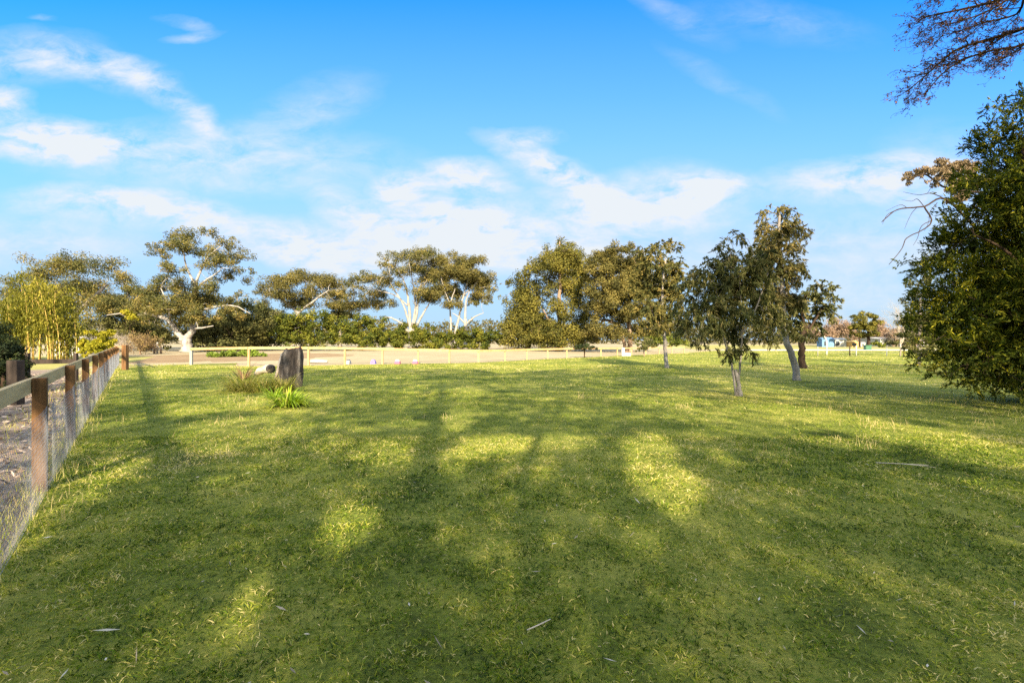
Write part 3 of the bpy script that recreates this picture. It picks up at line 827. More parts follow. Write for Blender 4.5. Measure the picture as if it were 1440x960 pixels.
make_tree('gum_tree', 'brown-crowned gum with two slim bare trunks close together behind the far fence', 'tree', 84,
          [(.24, .07, [(637, 492), (635, 470), (634, 450), (633, 430), (640, 405)]), (.26, .07, [(638, 492), (641, 465), (647, 440), (652, 415), (660, 390)]), (.13, .04, [(652, 415), (668, 400), (676, 388)]), (.12, .04, [(634, 430), (626, 410), (620, 390)])],
          [(625, 385, 18, 12), (640, 368, 22, 9), (665, 372, 20, 10), (682, 392, 16, 10), (650, 385, 24, 12), (630, 408, 20, 12), (665, 400, 20, 12), (690, 405, 12, 7), (635, 430, 16, 8), (675, 415, 18, 8), (617, 420, 10, 9)],
          (.30, .13), 27000, M['gum_brown'], M['white_bark'], 105, GUM, n_sub=240, tip=.016, cs=(1.2, 1.5))
make_tree('gum_tree', 'pale thick-trunked gum half hidden behind the twin-trunked one', 'tree', 108,
          [(.48, .34, [(655, 486), (655, 465), (654, 448)]), (.22, .06, [(655, 456), (668, 445), (680, 440)]), (.22, .06, [(655, 456), (645, 446), (636, 440)]), (.28, .08, [(654, 450), (655, 425), (662, 405)])],
          [(655, 392, 22, 12), (678, 405, 16, 10), (685, 425, 10, 7), (640, 415, 16, 10), (668, 425, 14, 8)],
          (.46, .2), 6500, M['gum_leaf'], M['white_bark'], 106, GUM, n_sub=110, tip=.02, cs=(1.2, 1.3))
CON = 'tall evergreens left of the brown gums'
make_tree('evergreen_tree', 'smaller narrow evergreen on the left side of the tall pointed one', 'tree', 76,
          [(.35, .1, [(742, 492), (742, 440), (744, 385)])],
          [(748, 378, 13, 14), (742, 398, 18, 16), (735, 425, 20, 20), (750, 430, 20, 24), (724, 455, 20, 18), (745, 460, 26, 22), (716, 475, 18, 14), (738, 480, 22, 10), (722, 395, 14, 6), (712, 400, 10, 5), (760, 470, 16, 18), (708, 420, 9, 7)],
          (.36, .17), 24000, M['conifer_leaf'], M['brown_bark'], 107, CON, n_sub=330, top=False, spread=.55, cs=(1.25, 1.35), sub_k=.36)
make_tree('evergreen_tree', 'tallest pointed olive-green evergreen in the middle of the tree line', 'tree', 70,
          [(.42, .08, [(786, 494), (786, 440), (788, 380), (787, 340)]), (.2, .08, [(786, 470), (772, 450), (764, 435)]), (.16, .07, [(786, 462), (800, 445), (806, 430)])],
          [(787, 342, 12, 9), (776, 356, 16, 12), (800, 354, 18, 13), (786, 370, 26, 14), (768, 380, 16, 14), (812, 374, 18, 16), (820, 392, 16, 16), (800, 398, 22, 16), (770, 405, 14, 12), (780, 430, 10, 14), (815, 420, 18, 14),
           (800, 440, 18, 12), (822, 448, 16, 16), (770, 462, 16, 14), (795, 468, 26, 14), (820, 474, 20, 12), (775, 480, 18, 10), (760, 470, 14, 14)],
          (.29, .13), 46000, M['conifer_leaf'], M['brown_bark'], 108, CON, n_sub=460, top=False, spread=.55, cs=(1.28, 1.45), sub_k=.36)
BRG = 'brown gums right of the evergreens'
make_tree('gum_tree', 'dense brown-leaved gum with reddish trunks behind the far fence', 'tree', 64,
          [(.34, .2, [(886, 497), (886, 475), (884, 455), (880, 425)]), (.26, .15, [(880, 497), (877, 480), (870, 455)]), (.22, .1, [(884, 455), (862, 430), (845, 415)]), (.24, .1, [(880, 430), (900, 400), (905, 375)]), (.22, .1, [(868, 455), (850, 450), (840, 462)])],
          [(845, 362, 20, 11), (868, 353, 22, 9), (888, 352, 16, 10), (840, 385, 24, 18), (870, 380, 28, 20), (900, 385, 24, 22), (850, 410, 28, 16), (862, 425, 26, 14), (838, 430, 20, 14), (872, 400, 26, 14), (885, 412, 30, 20), (915, 410, 18, 22), (850, 440, 22, 14), (880, 445, 26, 16), (908, 440, 20, 16),
           (838, 465, 22, 14), (860, 470, 22, 12), (905, 465, 24, 12), (925, 455, 18, 16), (880, 474, 18, 8), (835, 482, 10, 8)],
          (.28, .13), 66000, M['gum_brown'], M['brown_bark'], 109, BRG, n_sub=560, spread=.52, cs=(1.15, 1.35), tip=.01)
make_tree('gum_tree', 'loose pale-trunked gum on the lawn, just left of the two nearest trees', 'tree', 27.6,
          [(.115, .07, [(938, 517.5), (936, 500), (935, 482), (932, 455), (930, 425)]), (.09, .04, [(931, 440), (932, 400), (936, 365)]), (.05, .03, [(933, 465), (920, 445), (912, 425)]), (.05, .03, [(935, 470), (948, 452), (955, 440)])],
          [(905, 356, 16, 10), (928, 350, 18, 9), (945, 350, 13, 11), (955, 370, 12, 9), (920, 372, 22, 14), (940, 385, 22, 16), (925, 405, 26, 16), (945, 415, 20, 18), (920, 432, 24, 16), (940, 445, 22, 14), (955, 435, 10, 14), (925, 462, 22, 10), (948, 465, 16, 10), (900, 395, 13, 20), (896, 435, 10, 14)],
          (.17, .055), 26000, M['gum_leaf'], M['pale_blue_bark'], 110, BRG, n_sub=300, spray=6, sdroop=.6, tip=.006, spread=.52, cs=(1.1, 1.25))
make_tree('young_gum', 'small dark sapling standing in front of the far fence', 'tree', 44.5,
          [(.06, .03, [(822, 502.5), (822, 496), (823, 489)])],
          [(812, 488, 9, 4), (824, 487, 10, 4), (835, 489, 8, 3.5), (822, 491, 12, 3)], (.15, .05), 1900, M['dark_leaf'], M['dark_bark'], 111, n_sub=40, tip=.008)
make_tree('young_gum', 'drooping small gum branches low beside the brown trunks behind the fence', 'tree', 47,
          [(.05, .03, [(906, 500), (905, 494), (904, 488)])], [(902, 488, 9, 6), (912, 484, 9, 7), (897, 493, 6, 4)], (.17, .06), 1500, M['near_gum'], M['brown_bark'], 112, n_sub=30, tip=.008, style='droop')

make_tree('gum_tree', 'olive gum filling the gap between the domed gum and the forked white trunk', 'tree', 88,
          [(.4, .2, [(182, 490), (182, 460), (184, 435)])],
          [(165, 425, 20, 12), (190, 412, 20, 10), (210, 425, 20, 12), (178, 440, 24, 12), (205, 445, 22, 12), (150, 440, 18, 10), (230, 440, 18, 12), (160, 460, 24, 12), (195, 465, 24, 12)],
          (.38, .18), 17000, M['gum_green'], M['grey_bark'], 113, GUM, n_sub=220)
make_tree('gum_tree', 'dull grey-green gum low between the forked white trunk and the hedge', 'tree', 80,
          [(.35, .2, [(345, 490), (345, 465), (346, 445)])],
          [(322, 440, 18, 11), (345, 432, 20, 10), (368, 438, 20, 11), (390, 445, 18, 11), (335, 455, 24, 12), (365, 458, 26, 12), (310, 458, 18, 12), (385, 465, 16, 12)],
          (.36, .17), 15000, M['gum_green'], M['white_bark'], 114, GUM, n_sub=200)
make_tree('gum_tree', 'small dark narrow gum between the rounded gum and the many-trunked one', 'tree', 104,
          [(.35, .15, [(478, 488), (478, 450), (479, 425)])],
          [(480, 418, 12, 9), (472, 430, 13, 10), (488, 432, 13, 10), (478, 445, 18, 10), (497, 445, 12, 8)],
          (.44, .2), 6000, M['gum_green'], M['grey_bark'], 115, GUM, n_sub=90)

# shrubs and hedges beyond the paddock
HG = 'rounded hedge shrubs along the far side of the paddock'
make_bush('hedge_shrub', 'dark olive shrub mass behind the white-trunked gum at the fence corner', 'shrub', 74,
          [(205, 470, 26, 22), (235, 470, 20, 20), (290, 468, 30, 22), (325, 465, 26, 24), (350, 460, 30, 26), (375, 470, 22, 20), (310, 485, 40, 8), (360, 484, 40, 9), (180, 460, 25, 25)],
          (.42, .2), 20000, M['olive_mass'], 121, HG, n_sub=200, spread=.5)
make_bush('hedge_shrub', 'greyish olive shrub under the drooping limbs right of the white trunk', 'shrub', 69,
          [(300, 455, 18, 12), (330, 450, 16, 12), (345, 465, 22, 14), (315, 470, 18, 10), (370, 452, 18, 14), (290, 470, 12, 12)], (.36, .16), 4800, M['olive_mass'], 122, HG, n_sub=90)
make_bush('hedge_shrub', 'large bright green rounded hedge shrub right of the stump', 'shrub', 72,
          [(405, 460, 26, 20), (425, 452, 26, 16), (450, 452, 26, 17), (470, 462, 20, 20), (420, 476, 34, 14), (455, 478, 30, 12)], (.34, .17), 12500, M['hedge_leaf'], 123, HG, n_sub=170, spread=.42, dk=.4)
make_bush('hedge_shrub', 'second bright rounded hedge shrub between the largest one and the low hedge', 'shrub', 73,
          [(490, 462, 18, 19), (510, 458, 18, 14), (525, 467, 16, 16), (500, 478, 26, 11), (525, 480, 18, 9)], (.34, .17), 7500, M['hedge_leaf'], 124, HG, n_sub=120, spread=.42, dk=.4)
make_bush('low_hedge', 'long low olive-green hedge running to the foot of the evergreens', 'hedge', 82,
          [(545, 468, 20, 15), (570, 470, 20, 14), (596, 472, 20, 14), (622, 474, 18, 13), (645, 474, 18, 13), (668, 473, 18, 14), (690, 472, 18, 14), (706, 475, 14, 13), (560, 485, 30, 6), (610, 486, 36, 5), (670, 486, 36, 5)],
          (.36, .17), 19000, M['hedge_leaf'], 125, None, n_sub=220, spread=.42, dk=.12)
make_bush('hedge_shrub', 'light green shrubs beyond the paddock glimpsed between the brown trunks and the lawn gum', 'shrub', 100,
          [(905, 478, 14, 9), (925, 476, 18, 11), (948, 477, 18, 10), (965, 480, 12, 7)], (.42, .22), 3500, M['hedge_far'], 126, HG, n_sub=70, spread=.45)
# far wood
def far_wood():
    rng = np.random.default_rng(55)
    n = 30000
    px = rng.uniform(-40, 1330, n)
    t = rng.uniform(0, 1, n)
    topy = 452 + 7 * (vnoise(px, px * 0, 26, 0) - .5) * 2 + 5 * (vnoise(px, px * 0, 9, 1) - .5) * 2
    topy = np.where(px > 1090, topy + 14, topy)
    d = rng.uniform(190, 235, n)
    py = topy + (482 - topy) * t ** .9
    P = np.stack([(px - CX) / F * d, d, CAMH + (HY - py) / F * d], 1)
    P = P + rng.normal(size=P.shape) * .5
    V, Fc = leaf_quads(rng, P, 1.3, .7, 'random')
    o = np_mesh('far_wood', V, Fc, M['far_tree'], None, np.clip(.5 + .5 * (vnoise(P[:, 0], P[:, 2] * 3, 5, 2) - .5) + rng.normal(size=n) * .2, 0, 1))
    tag(o, 'distant dull green wood along the horizon', None, None, 'stuff')
far_wood()

# bamboo
def bamboo():
    rng = np.random.default_rng(61)
    y = 38.
    t = thing('bamboo_clump', 'tall golden-green bamboo clump with bare yellow canes at the left', 'bamboo', W(55, HY, y) * np.array([1, 1, 0]))
    P = []; own = []
    for i in range(54):
        px = rng.choice([rng.normal(40, 26), rng.normal(85, 15), rng.uniform(-30, 115)])
        yy = y + rng.uniform(-1.8, 1.8)
        b = W(px, HY, yy); b[2] = 0
        topy = 385 + 34 * abs((px - 48) / 60) ** 1.5 + rng.uniform(0, 45) + (20 if px > 95 else 0)
        h = CAMH + (HY - topy) / F * yy
        lean = rng.normal(size=2) * .09 * h
        pts = [b + np.array([lean[0] * s ** 2, lean[1] * s ** 2, h * s * (1 - .04 * s * s)]) for s in np.linspace(0, 1, 7)]
        mb = MB(); mb.tube(pts, list(np.linspace(rng.uniform(.032, .055), .008, 7)), 6); mb.build('cane', M['cane'], t, True)
        m = 330
        s = .22 + .80 * rng.uniform(0, 1, m) ** .75
        q = np.array([np.interp(s, np.linspace(0, 1, 7), [p[a] for p in pts]) for a in range(3)]).T
        node = np.floor(s * 13)
        ofs = rng.normal(size=(14, 3)) * .35
        q = q + ofs[np.minimum(node.astype(int), 13)] + rng.normal(size=(m, 3)) * .26
        P.append(q); own.append(np.full(m, rng.normal() * .14))
    P = np.concatenate(P); own = np.concatenate(own)
    ok = P[:, 2] > .1; P = P[ok]; own = own[ok]
    V, Fc = leaf_quads(rng, P, .26, .075, 'droop')
    np_mesh('foliage', V, Fc, M['bamboo_leaf'], t, np.clip(.5 + own + rng.normal(size=len(P)) * .2, 0, 1))
bamboo()
make_bush('yellow_shrub', 'bright yellow-green rounded shrub behind the far part of the left fence', 'shrub', 33.5,
          [(126, 482, 13, 13), (140, 476, 14, 11), (152, 470, 11, 9), (140, 490, 18, 10), (122, 493, 10, 8), (155, 485, 9, 12)], (.17, .08), 8500, M['yellow_leaf'], 131, n_sub=90, spread=.42, style='up')
make_bush('dark_shrub', 'dark glossy evergreen shrub at the left edge behind the fence', 'shrub', 14.2,
          [(-5, 480, 24, 22), (8, 505, 26, 22), (22, 512, 16, 16), (-20, 500, 30, 40), (10, 530, 24, 18), (28, 528, 10, 12), (-15, 545, 30, 20)], (.09, .035), 22000, M['dark_leaf'], 132, n_sub=160, spread=.45, tip=.006)
for (px, py, y, h, sd, lb, mt, lm, nl) in [
    (197, 494, 54, 3.7, 141, 'bushy brown leafless shrub between the left fence end and the white-trunked gum', 'brown_bark', M['twig_brown'], 2600),
    (165, 492, 58, 4.2, 142, 'grey bare twiggy shrub left of the brown leafless one', 'twig_grey', None, 0),
    (130, 490, 60, 5.0, 143, 'grey twiggy shrub mass behind the yellow-green shrub', 'twig_grey', M['olive_mass'], 1500)]:
    q = W(px, HY, y); q[2] = 0
    bare_tree('bare_shrub', lb, 'shrub', q, h, sd, M[mt], 'leafless shrubs near the fence corner', .62, 5, .09, 4, .12, lm, nl, .16)
make_bush('olive_shrub', 'dull olive shrub behind the leafless shrubs left of the white-trunked gum', 'shrub', 66,
          [(150, 455, 26, 14), (175, 465, 24, 14), (130, 470, 22, 16), (190, 445, 16, 12), (205, 478, 20, 12)], (.34, .16), 4200, M['olive_mass'], 133, n_sub=80)
make_bush('hedge_shrub', 'small yellow-green shrub glimpsed over the leafless shrubs', 'shrub', 63.5, [(178, 441, 9, 6), (186, 447, 8, 5)], (.3, .14), 900, M['yellow_leaf'], 134, HG, n_sub=20)

# pale shed behind bamboo
q = W(106, HY, 52); q[2] = 0
t = thing('garden_shed', 'small white shed seen between the bamboo canes and the yellow-green shrub', 'shed', q)
mb = MB(); mb.box(q + np.array([0, 0, .8]), (1.3, 1.0, .8)); mb.build('wall', M['white_paint'], t)
mb = MB(); mb.add([q + np.array(v) for v in [(-1.4, -1.1, 1.605), (1.4, -1.1, 1.605), (1.4, 1.1, 1.605), (-1.4, 1.1, 1.605), (-1.4, 0, 2.0), (1.4, 0, 2.0)]], [(0, 1, 5, 4), (2, 3, 4, 5), (0, 4, 3), (1, 2, 5), (0, 3, 2, 1)]); mb.build('roof', M['roof'], t)
mb = MB(); mb.box(q + np.array([.15, -1.02, .6]), (.3, .02, .58)); mb.build('door', M['glass'], t)
# paddock strainer posts near the gum
for (px, py, h, lb, mt) in [(221, 494, 1.35, 'thin pale post left of the white trunk', 'grey_wood'), (226, 494.5, .9, 'short brown post right of the thin pale one near the white trunk', 'brown_bark'), (217, 494.5, .8, 'short leaning brown post left of the thin pale one near the white trunk', 'brown_bark')]:
    g = W(px, HY, 56); mb = MB(); mb.tube([(g[0], 56, -.1), (g[0] + .03, 56, h * .5), (g[0] + .02, 56, h)], [.11, .10, .095], 9)
    tag(mb.build('paddock_post', M[mt], None, True), lb, 'post', 'old posts near the white trunk')

# ------------------------------------------------------------------ near trees on the lawn
NG = 'young gums on the lawn'
make_tree('lawn_gum', 'nearest lawn gum with a low forked trunk and dense dark drooping leaves', 'tree', 13.8,
          [(.060, .046, [(1042, 558), (1039, 543), (1036, 528), (1034, 520)]), (.034, .014, [(1036, 524), (1029, 512), (1022, 490), (1012, 455), (1005, 425)]), (.034, .014, [(1036, 522), (1041, 510), (1043, 480), (1042, 440), (1040, 390)]), (.03, .016, [(1042, 470), (1060, 440), (1072, 410)]),
           (.028, .014, [(1018, 475), (1000, 462), (985, 452)])],
          [(985, 425, 28, 30), (968, 415, 18, 26), (1000, 388, 26, 24), (1018, 365, 22, 24), (1030, 338, 16, 16), (1045, 365, 26, 26), (1025, 400, 36, 28), (985, 462, 30, 22), (962, 452, 16, 22), (1020, 440, 42, 26), (1055, 410, 32, 34), (1070, 445, 30, 24), (1015, 472, 34, 16), (1035, 496, 24, 13),
           (1005, 494, 22, 9), (985, 485, 18, 10), (1068, 478, 22, 16), (1058, 380, 22, 22), (985, 395, 20, 18), (1090, 470, 14, 16)],
          (.15, .031), 26000, M['near_gum'], M['pale_blue_bark'], 151, NG, spray=6, sdroop=.9, n_sub=310, tip=.004, spread=.48, flat=1.35, dk=.75, tint=(.52, .18, .2), cs=(1.2, 1.1), sub_k=.32, shell=3)
make_tree('lawn_gum', 'taller lawn gum with a leaning pale trunk and brownish upper leaves', 'tree', 19.2,
          [(.135, .10, [(1121, 535), (1117, 510), (1109, 488), (1103, 470), (1101, 440)]), (.11, .05, [(1101, 440), (1100, 405), (1098, 370), (1096, 330), (1095, 300)]), (.05, .025, [(1101, 420), (1116, 395), (1126, 370)]), (.05, .025, [(1101, 430), (1085, 405), (1075, 380)])],
          [(1085, 297, 22, 9), (1108, 300, 20, 11), (1072, 308, 14, 12), (1098, 320, 32, 15), (1118, 330, 20, 16), (1078, 335, 24, 16), (1100, 350, 32, 18), (1122, 352, 15, 9), (1090, 380, 34, 24), (1125, 372, 14, 10), (1112, 395, 22, 18), (1090, 420, 32, 24), (1115, 430, 20, 18), (1085, 455, 24, 18), (1075, 360, 18, 22), (1068, 400, 14, 26)],
          (.17, .036), 20000, M['near_gum_brown'], M['pale_blue_bark'], 152, NG, spray=6, sdroop=.8, n_sub=260, tip=.005, spread=.48, flat=1.35, dk=.6, cs=(1.0, 1.02), sub_k=.34, shell=3, tint=(.56, .18, .2))
make_tree('lawn_gum', 'dark-trunked gum standing behind the leaning pale one', 'tree', 27.4,
          [(.20, .14, [(1129, 518), (1127, 500), (1128, 482), (1134, 455)]), (.08, .04, [(1130, 475), (1146, 450), (1158, 430)]), (.08, .04, [(1132, 465), (1128, 440), (1126, 420)])],
          [(1150, 402, 18, 10), (1165, 412, 16, 12), (1172, 428, 15, 13), (1140, 418, 22, 16), (1155, 440, 20, 14), (1125, 430, 18, 18), (1138, 455, 20, 14), (1168, 450, 10, 10), (1122, 462, 18, 14), (1140, 474, 16, 9), (1108, 470, 16, 14), (1115, 445, 16, 16)],
          (.17, .05), 13500, M['near_gum'], M['dark_bark'], 153, NG, spray=6, sdroop=.8, n_sub=130, tip=.007, flat=1.0, tint=(.6, .18, .18), cs=(1.0, 1.02), sub_k=.36)

# right side
make_tree('acacia_tree', 'big dense dark green wattle filling the right edge', 'tree', 11.6,
          [(.15, .06, [(1488, 573), (1466, 500), (1462, 420), (1458, 340)]), (.10, .05, [(1462, 420), (1450, 300), (1440, 200)]), (.05, .015, [(1465, 480), (1420, 440), (1370, 420)]), (.05, .015, [(1465, 500), (1430, 500), (1390, 505)]), (.05, .015, [(1460, 400), (1410, 350), (1370, 330)]), (.07, .03, [(1465, 450), (1510, 400), (1540, 350)])],
          [(1418, 150, 32, 22), (1445, 165, 40, 34), (1398, 195, 34, 32), (1440, 225, 55, 45), (1382, 248, 38, 30), (1420, 290, 58, 48), (1358, 300, 40, 34), (1390, 345, 60, 48), (1336, 350, 34, 36), (1345, 400, 50, 40), (1310, 398, 26, 32), (1305, 445, 34, 34), (1350, 455, 58, 44), (1410, 430, 66, 60),
           (1308, 490, 32, 26), (1352, 508, 46, 34), (1400, 505, 58, 44), (1385, 540, 36, 14), (1425, 540, 50, 18), (1455, 380, 60, 90), (1455, 480, 60, 70), (1480, 250, 60, 80), (1520, 350, 60, 100), (1520, 480, 60, 80), (1340, 525, 24, 14), (1290, 470, 16, 20)],
          (.115, .030), 160000, M['acacia_leaf'], M['dark_bark'], 161, style='out', spray=9, n_sub=760, top=False, tip=.003, spread=.46, cs=(1.12, 1.12), max_r=.03, flat=.9, dk=.55, tint=(.5, .20, .20), shell=3.5, bf=.5)
make_tree('gum_tree', 'pinkish brown gum crown with dead lower branches reaching out behind the wattle', 'tree', 23,
          [(.2, .12, [(1450, 525), (1450, 420), (1430, 330), (1400, 270)]), (.06, .03, [(1400, 272), (1370, 270), (1352, 268), (1325, 262), (1300, 245), (1275, 255)]), (.055, .018, [(1375, 325), (1330, 280), (1300, 290), (1262, 295), (1240, 312)]), (.035, .012, [(1300, 291), (1310, 310), (1300, 322), (1275, 335), (1268, 350), (1250, 372)]), (.02, .006, [(1262, 295), (1248, 302), (1241, 315)]), (.022, .006, [(1330, 280), (1310, 272), (1292, 274), (1270, 270)]), (.02, .005, [(1310, 310), (1296, 318), (1290, 335), (1284, 345)]), (.016, .005, [(1300, 291), (1290, 280), (1282, 283), (1268, 281)]),
           (.016, .005, [(1318, 285), (1308, 298), (1306, 312), (1300, 325)]), (.014, .005, [(1290, 291), (1282, 300), (1276, 312), (1272, 322)]), (.014, .005, [(1276, 293), (1268, 288), (1258, 291), (1246, 297)]), (.02, .006, [(1352, 300), (1335, 312), (1325, 330), (1312, 340)])],
          [(1276, 254, 10, 7), (1292, 243, 14, 8), (1312, 245, 16, 8), (1330, 235, 15, 9), (1322, 252, 14, 8), (1350, 262, 18, 10), (1345, 280, 16, 9), (1348, 232, 14, 9), (1340, 250, 14, 8), (1360, 240, 14, 12), (1370, 260, 20, 16)],
          (.13, .05), 12000, mat_leaf('pink_gum_leaf', [(0, (.12, .085, .045)), (.5, (.19, .145, .085)), (1, (.32, .24, .15))], .3), M['dark_bark'], 162, style='droop', n_sub=150, tip=.006, flat=.7, bf=.6)
bt = MB()
make_tree('wattle_shrub', 'grey-green shrubby tree showing past the left side of the big wattle', 'tree', 30,
          [(.12, .06, [(1292, 514), (1293, 470), (1294, 420)])],
          [(1292, 372, 10, 9), (1296, 395, 14, 16), (1290, 425, 18, 18), (1280, 450, 16, 16), (1276, 472, 14, 14), (1300, 460, 24, 24), (1284, 492, 16, 12), (1300, 496, 18, 12)], (.17, .06), 8000, M['olive_mass'], M['grey_bark'], 163, n_sub=90, tip=.008, style='droop')
q = W(1266, HY, 48); q[2] = 0
bare_tree('bare_tree', 'pale leafless tree just left of the grey-green shrubby tree', 'tree', q, 6.2, 171, M['twig_grey'], None, .5, 5, .065, 4, .25)

def overhang():
    """leafless tree standing right of the frame, its twigs hang into the corner of the sky"""
    rng = np.random.default_rng(91)
    y = 9.0
    t = thing('leafless_tree', 'bare branches with red-brown buds hanging into the top right corner', 'tree', (14.0, 10.5, 0))
    mb = MB(); tips = []
    mb.tube(catmull([(14, 10.5, -.1), (13.9, 10.3, 2.5), (13.5, 10, 5), (13.2, 9.8, 7.5), (13, 9.8, 9.5)], 5), list(np.linspace(.22, .10, 21)), 10)
    limbs = [([(1560, -10), (1500, 12), (1440, 40), (1400, 53), (1350, 68), (1322, 88), (1300, 108), (1276, 128)], .035),
             ([(1560, -30), (1470, -20), (1400, 2), (1350, 14), (1310, 22), (1294, 28)], .032),
             ([(1500, 20), (1440, 62), (1400, 70), (1360, 82), (1335, 96), (1316, 114), (1300, 134)], .024),
             ([(1500, -60), (1440, -30), (1395, -18), (1345, -8), (1315, -2)], .03),
             ([(1520, 30), (1440, 68), (1420, 76), (1408, 86)], .016), ([(1470, -10), (1430, 20), (1385, 32), (1345, 45), (1312, 55)], .022), ([(1480, -40), (1425, -5), (1385, 18), (1350, 30), (1320, 40)], .022)]
    def twig(p, d, L, r, lev):
        n = 5; pts = [p]; dd = d
        for i in range(n):
            dd = unit(dd + rng.normal(size=3) * .22 + np.array([-.06, 0, -.03]))
            pts.append(pts[-1] + dd * L / n)
        mb.tube(pts, list(np.linspace(r, max(r * .45, .0018), n + 1)), 4, False)
        if lev <= 1:
            for q in pts[2:]: tips.append(q)
        if lev > 0:
            for k in range(4 if lev > 1 else 3):
                q = pts[rng.integers(1, n + 1)]
                twig(q, unit(dd + rng.normal(size=3) * .55), L * rng.uniform(.4, .7), max(r * .55, .0018), lev - 1)
    for pl, r in limbs:
        pts = [np.array([13.2, 9.8, rng.uniform(6.6, 8.2)])] + [W(a, b, y + rng.normal() * .25) for a, b in pl]
        cp = catmull(pts, 4)
        rad = list(np.linspace(r * 1.3, max(r * .22, .004), len(cp)))
        mb.tube(cp, rad, 6, False)
        m = len(cp)
        for i in range(6, m):
            for k in range(2):
                d = unit(cp[min(i, m - 1)] - cp[max(i - 2, 0)])
                twig(cp[i], unit(d * .8 + rng.normal(size=3) * .5 + np.array([-.25, 0, -.1])), rng.uniform(.18, .42), max(rad[i] * .5, .003), 2)
    mb.build('trunk', M['dark_bark'], t, True)
    T = np.array(tips); n = 5500
    P = T[rng.integers(0, len(T), n)] + rng.normal(size=(n, 3)) * .012
    V, Fc = leaf_quads(rng, P, .036, .02, 'random')
    np_mesh('buds', V, Fc, M['bud_leaf'], t, np.clip(rng.normal(.45, .25, n), 0, 1))
overhang()

# ------------------------------------------------------------------ far right: drive, sheds, far trees
BB = 'brown leafless trees far right'
for (px, y, h, sd, lb) in [(1160, 128, 7.6, 181, 'brown leafless tree behind the white and blue sheds'), (1185, 135, 9, 182, 'tallest brown leafless tree, between the sheds and the green tree'), (1242, 130, 8.6, 183, 'brown leafless tree right of the far green tree'), (1262, 120, 6, 184, 'low brown leafless tree furthest right beyond the drive')]:
    q = W(px, HY, y); q[2] = 0
    bare_tree('brown_tree', lb, 'tree', q, h, sd, M['twig_grey'], BB, .75, 5, .16, 4, .22, M['far_brown'], 5200, .42)
make_tree('round_tree', 'green shade tree beyond the drive far right', 'tree', 108,
          [(.38, .25, [(1221, 488), (1221, 475), (1220, 462)]), (.2, .12, [(1209, 488), (1209, 478), (1208, 466)])],
          [(1206, 448, 10, 7), (1220, 445, 12, 7), (1200, 460, 10, 8), (1215, 460, 14, 9), (1230, 456, 9, 9), (1205, 470, 10, 6), (1228, 470, 9, 6), (1216, 472, 12, 5)], (.45, .2), 6000, M['conifer_leaf'], M['dark_bark'], 185, n_sub=90)
make_bush('far_shrub', 'dark shrub row beyond the drive right of the shade tree', 'shrub', 104, [(1268, 474, 12, 8), (1282, 470, 14, 12), (1250, 482, 10, 4), (1262, 480, 14, 6), (1300, 475, 20, 12)], (.45, .2), 4000, M['olive_mass'], 186, n_sub=70)
make_bush('far_shrub', 'light green shrub at the foot of the far shade tree', 'shrub', 103, [(1232, 483, 6, 4), (1240, 485, 6, 3)], (.4, .2), 900, M['hedge_far'], 187, n_sub=20)
def hut(name, label, px0, px1, pytop, y, wall, roof, cat, win=()):
    a = W(px0, pytop, y); b = W(px1, pytop, y); h = a[2]; w = b[0] - a[0]; c = (a + b) / 2; c[2] = 0
    t = thing(name, label, cat, c)
    mb = MB(); mb.box(c + np.array([0, w * .35, h / 2 * .8]), (w / 2, w * .35, h / 2 * .8)); mb.build('wall', wall, t)
    o = .12
    x0, x1, y0, y1, z0, z1 = -w / 2 - o, w / 2 + o, -o, w * .7 + o, h * .8 + .004, h
    V = [(x0, y0, z0), (x1, y0, z0), (x1, y1, z0), (x0, y1, z0), (x0, (y0 + y1) / 2, z1), (x1, (y0 + y1) / 2, z1)]
    mb = MB(); mb.add([c + np.array(v) for v in V], [(0, 1, 5, 4), (2, 3, 4, 5), (0, 4, 3), (1, 2, 5), (0, 3, 2, 1)]); mb.build('roof', roof, t)
    for (fx, fz, ww, hh) in win:
        mb = MB(); mb.box(c + np.array([fx * w / 2, -.02, fz * h]), (ww, .03, hh)); mb.build('window', M['glass'], t)
    return t
hut('blue_shelter', 'blue tarpaulin shelter far right beyond the drive', 1156, 1173, 474, 112, M['blue'], M['blue'], 'shelter', [(-.4, .35, .35, .5)])
hut('white_shed', 'white walled shed right of the blue shelter', 1174, 1190, 475, 113, M['white_paint'], M['white_paint'], 'shed', [(-.5, .4, .4, .5)])
hut('ochre_shed', 'low ochre coloured shed left of the far shade tree', 1191, 1207, 479, 114, M['ochre'], M['ochre'], 'shed', [(.3, .4, .5, .35)])
hut('white_cottage', 'long white cottage far right behind the shrub row', 1238, 1300, 474, 122, M['white_paint'], M['roof'], 'house', [(-.7, .4, .6, .5), (-.35, .4, .6, .5), (.0, .4, .6, .5), (.4, .4, .6, .5)])
hut('small_white_hut', 'tiny white hut between the trunks of the far shade tree', 1210, 1217, 481, 118, M['white_paint'], M['white_paint'], 'shed', [(0, .35, .2, .3)])
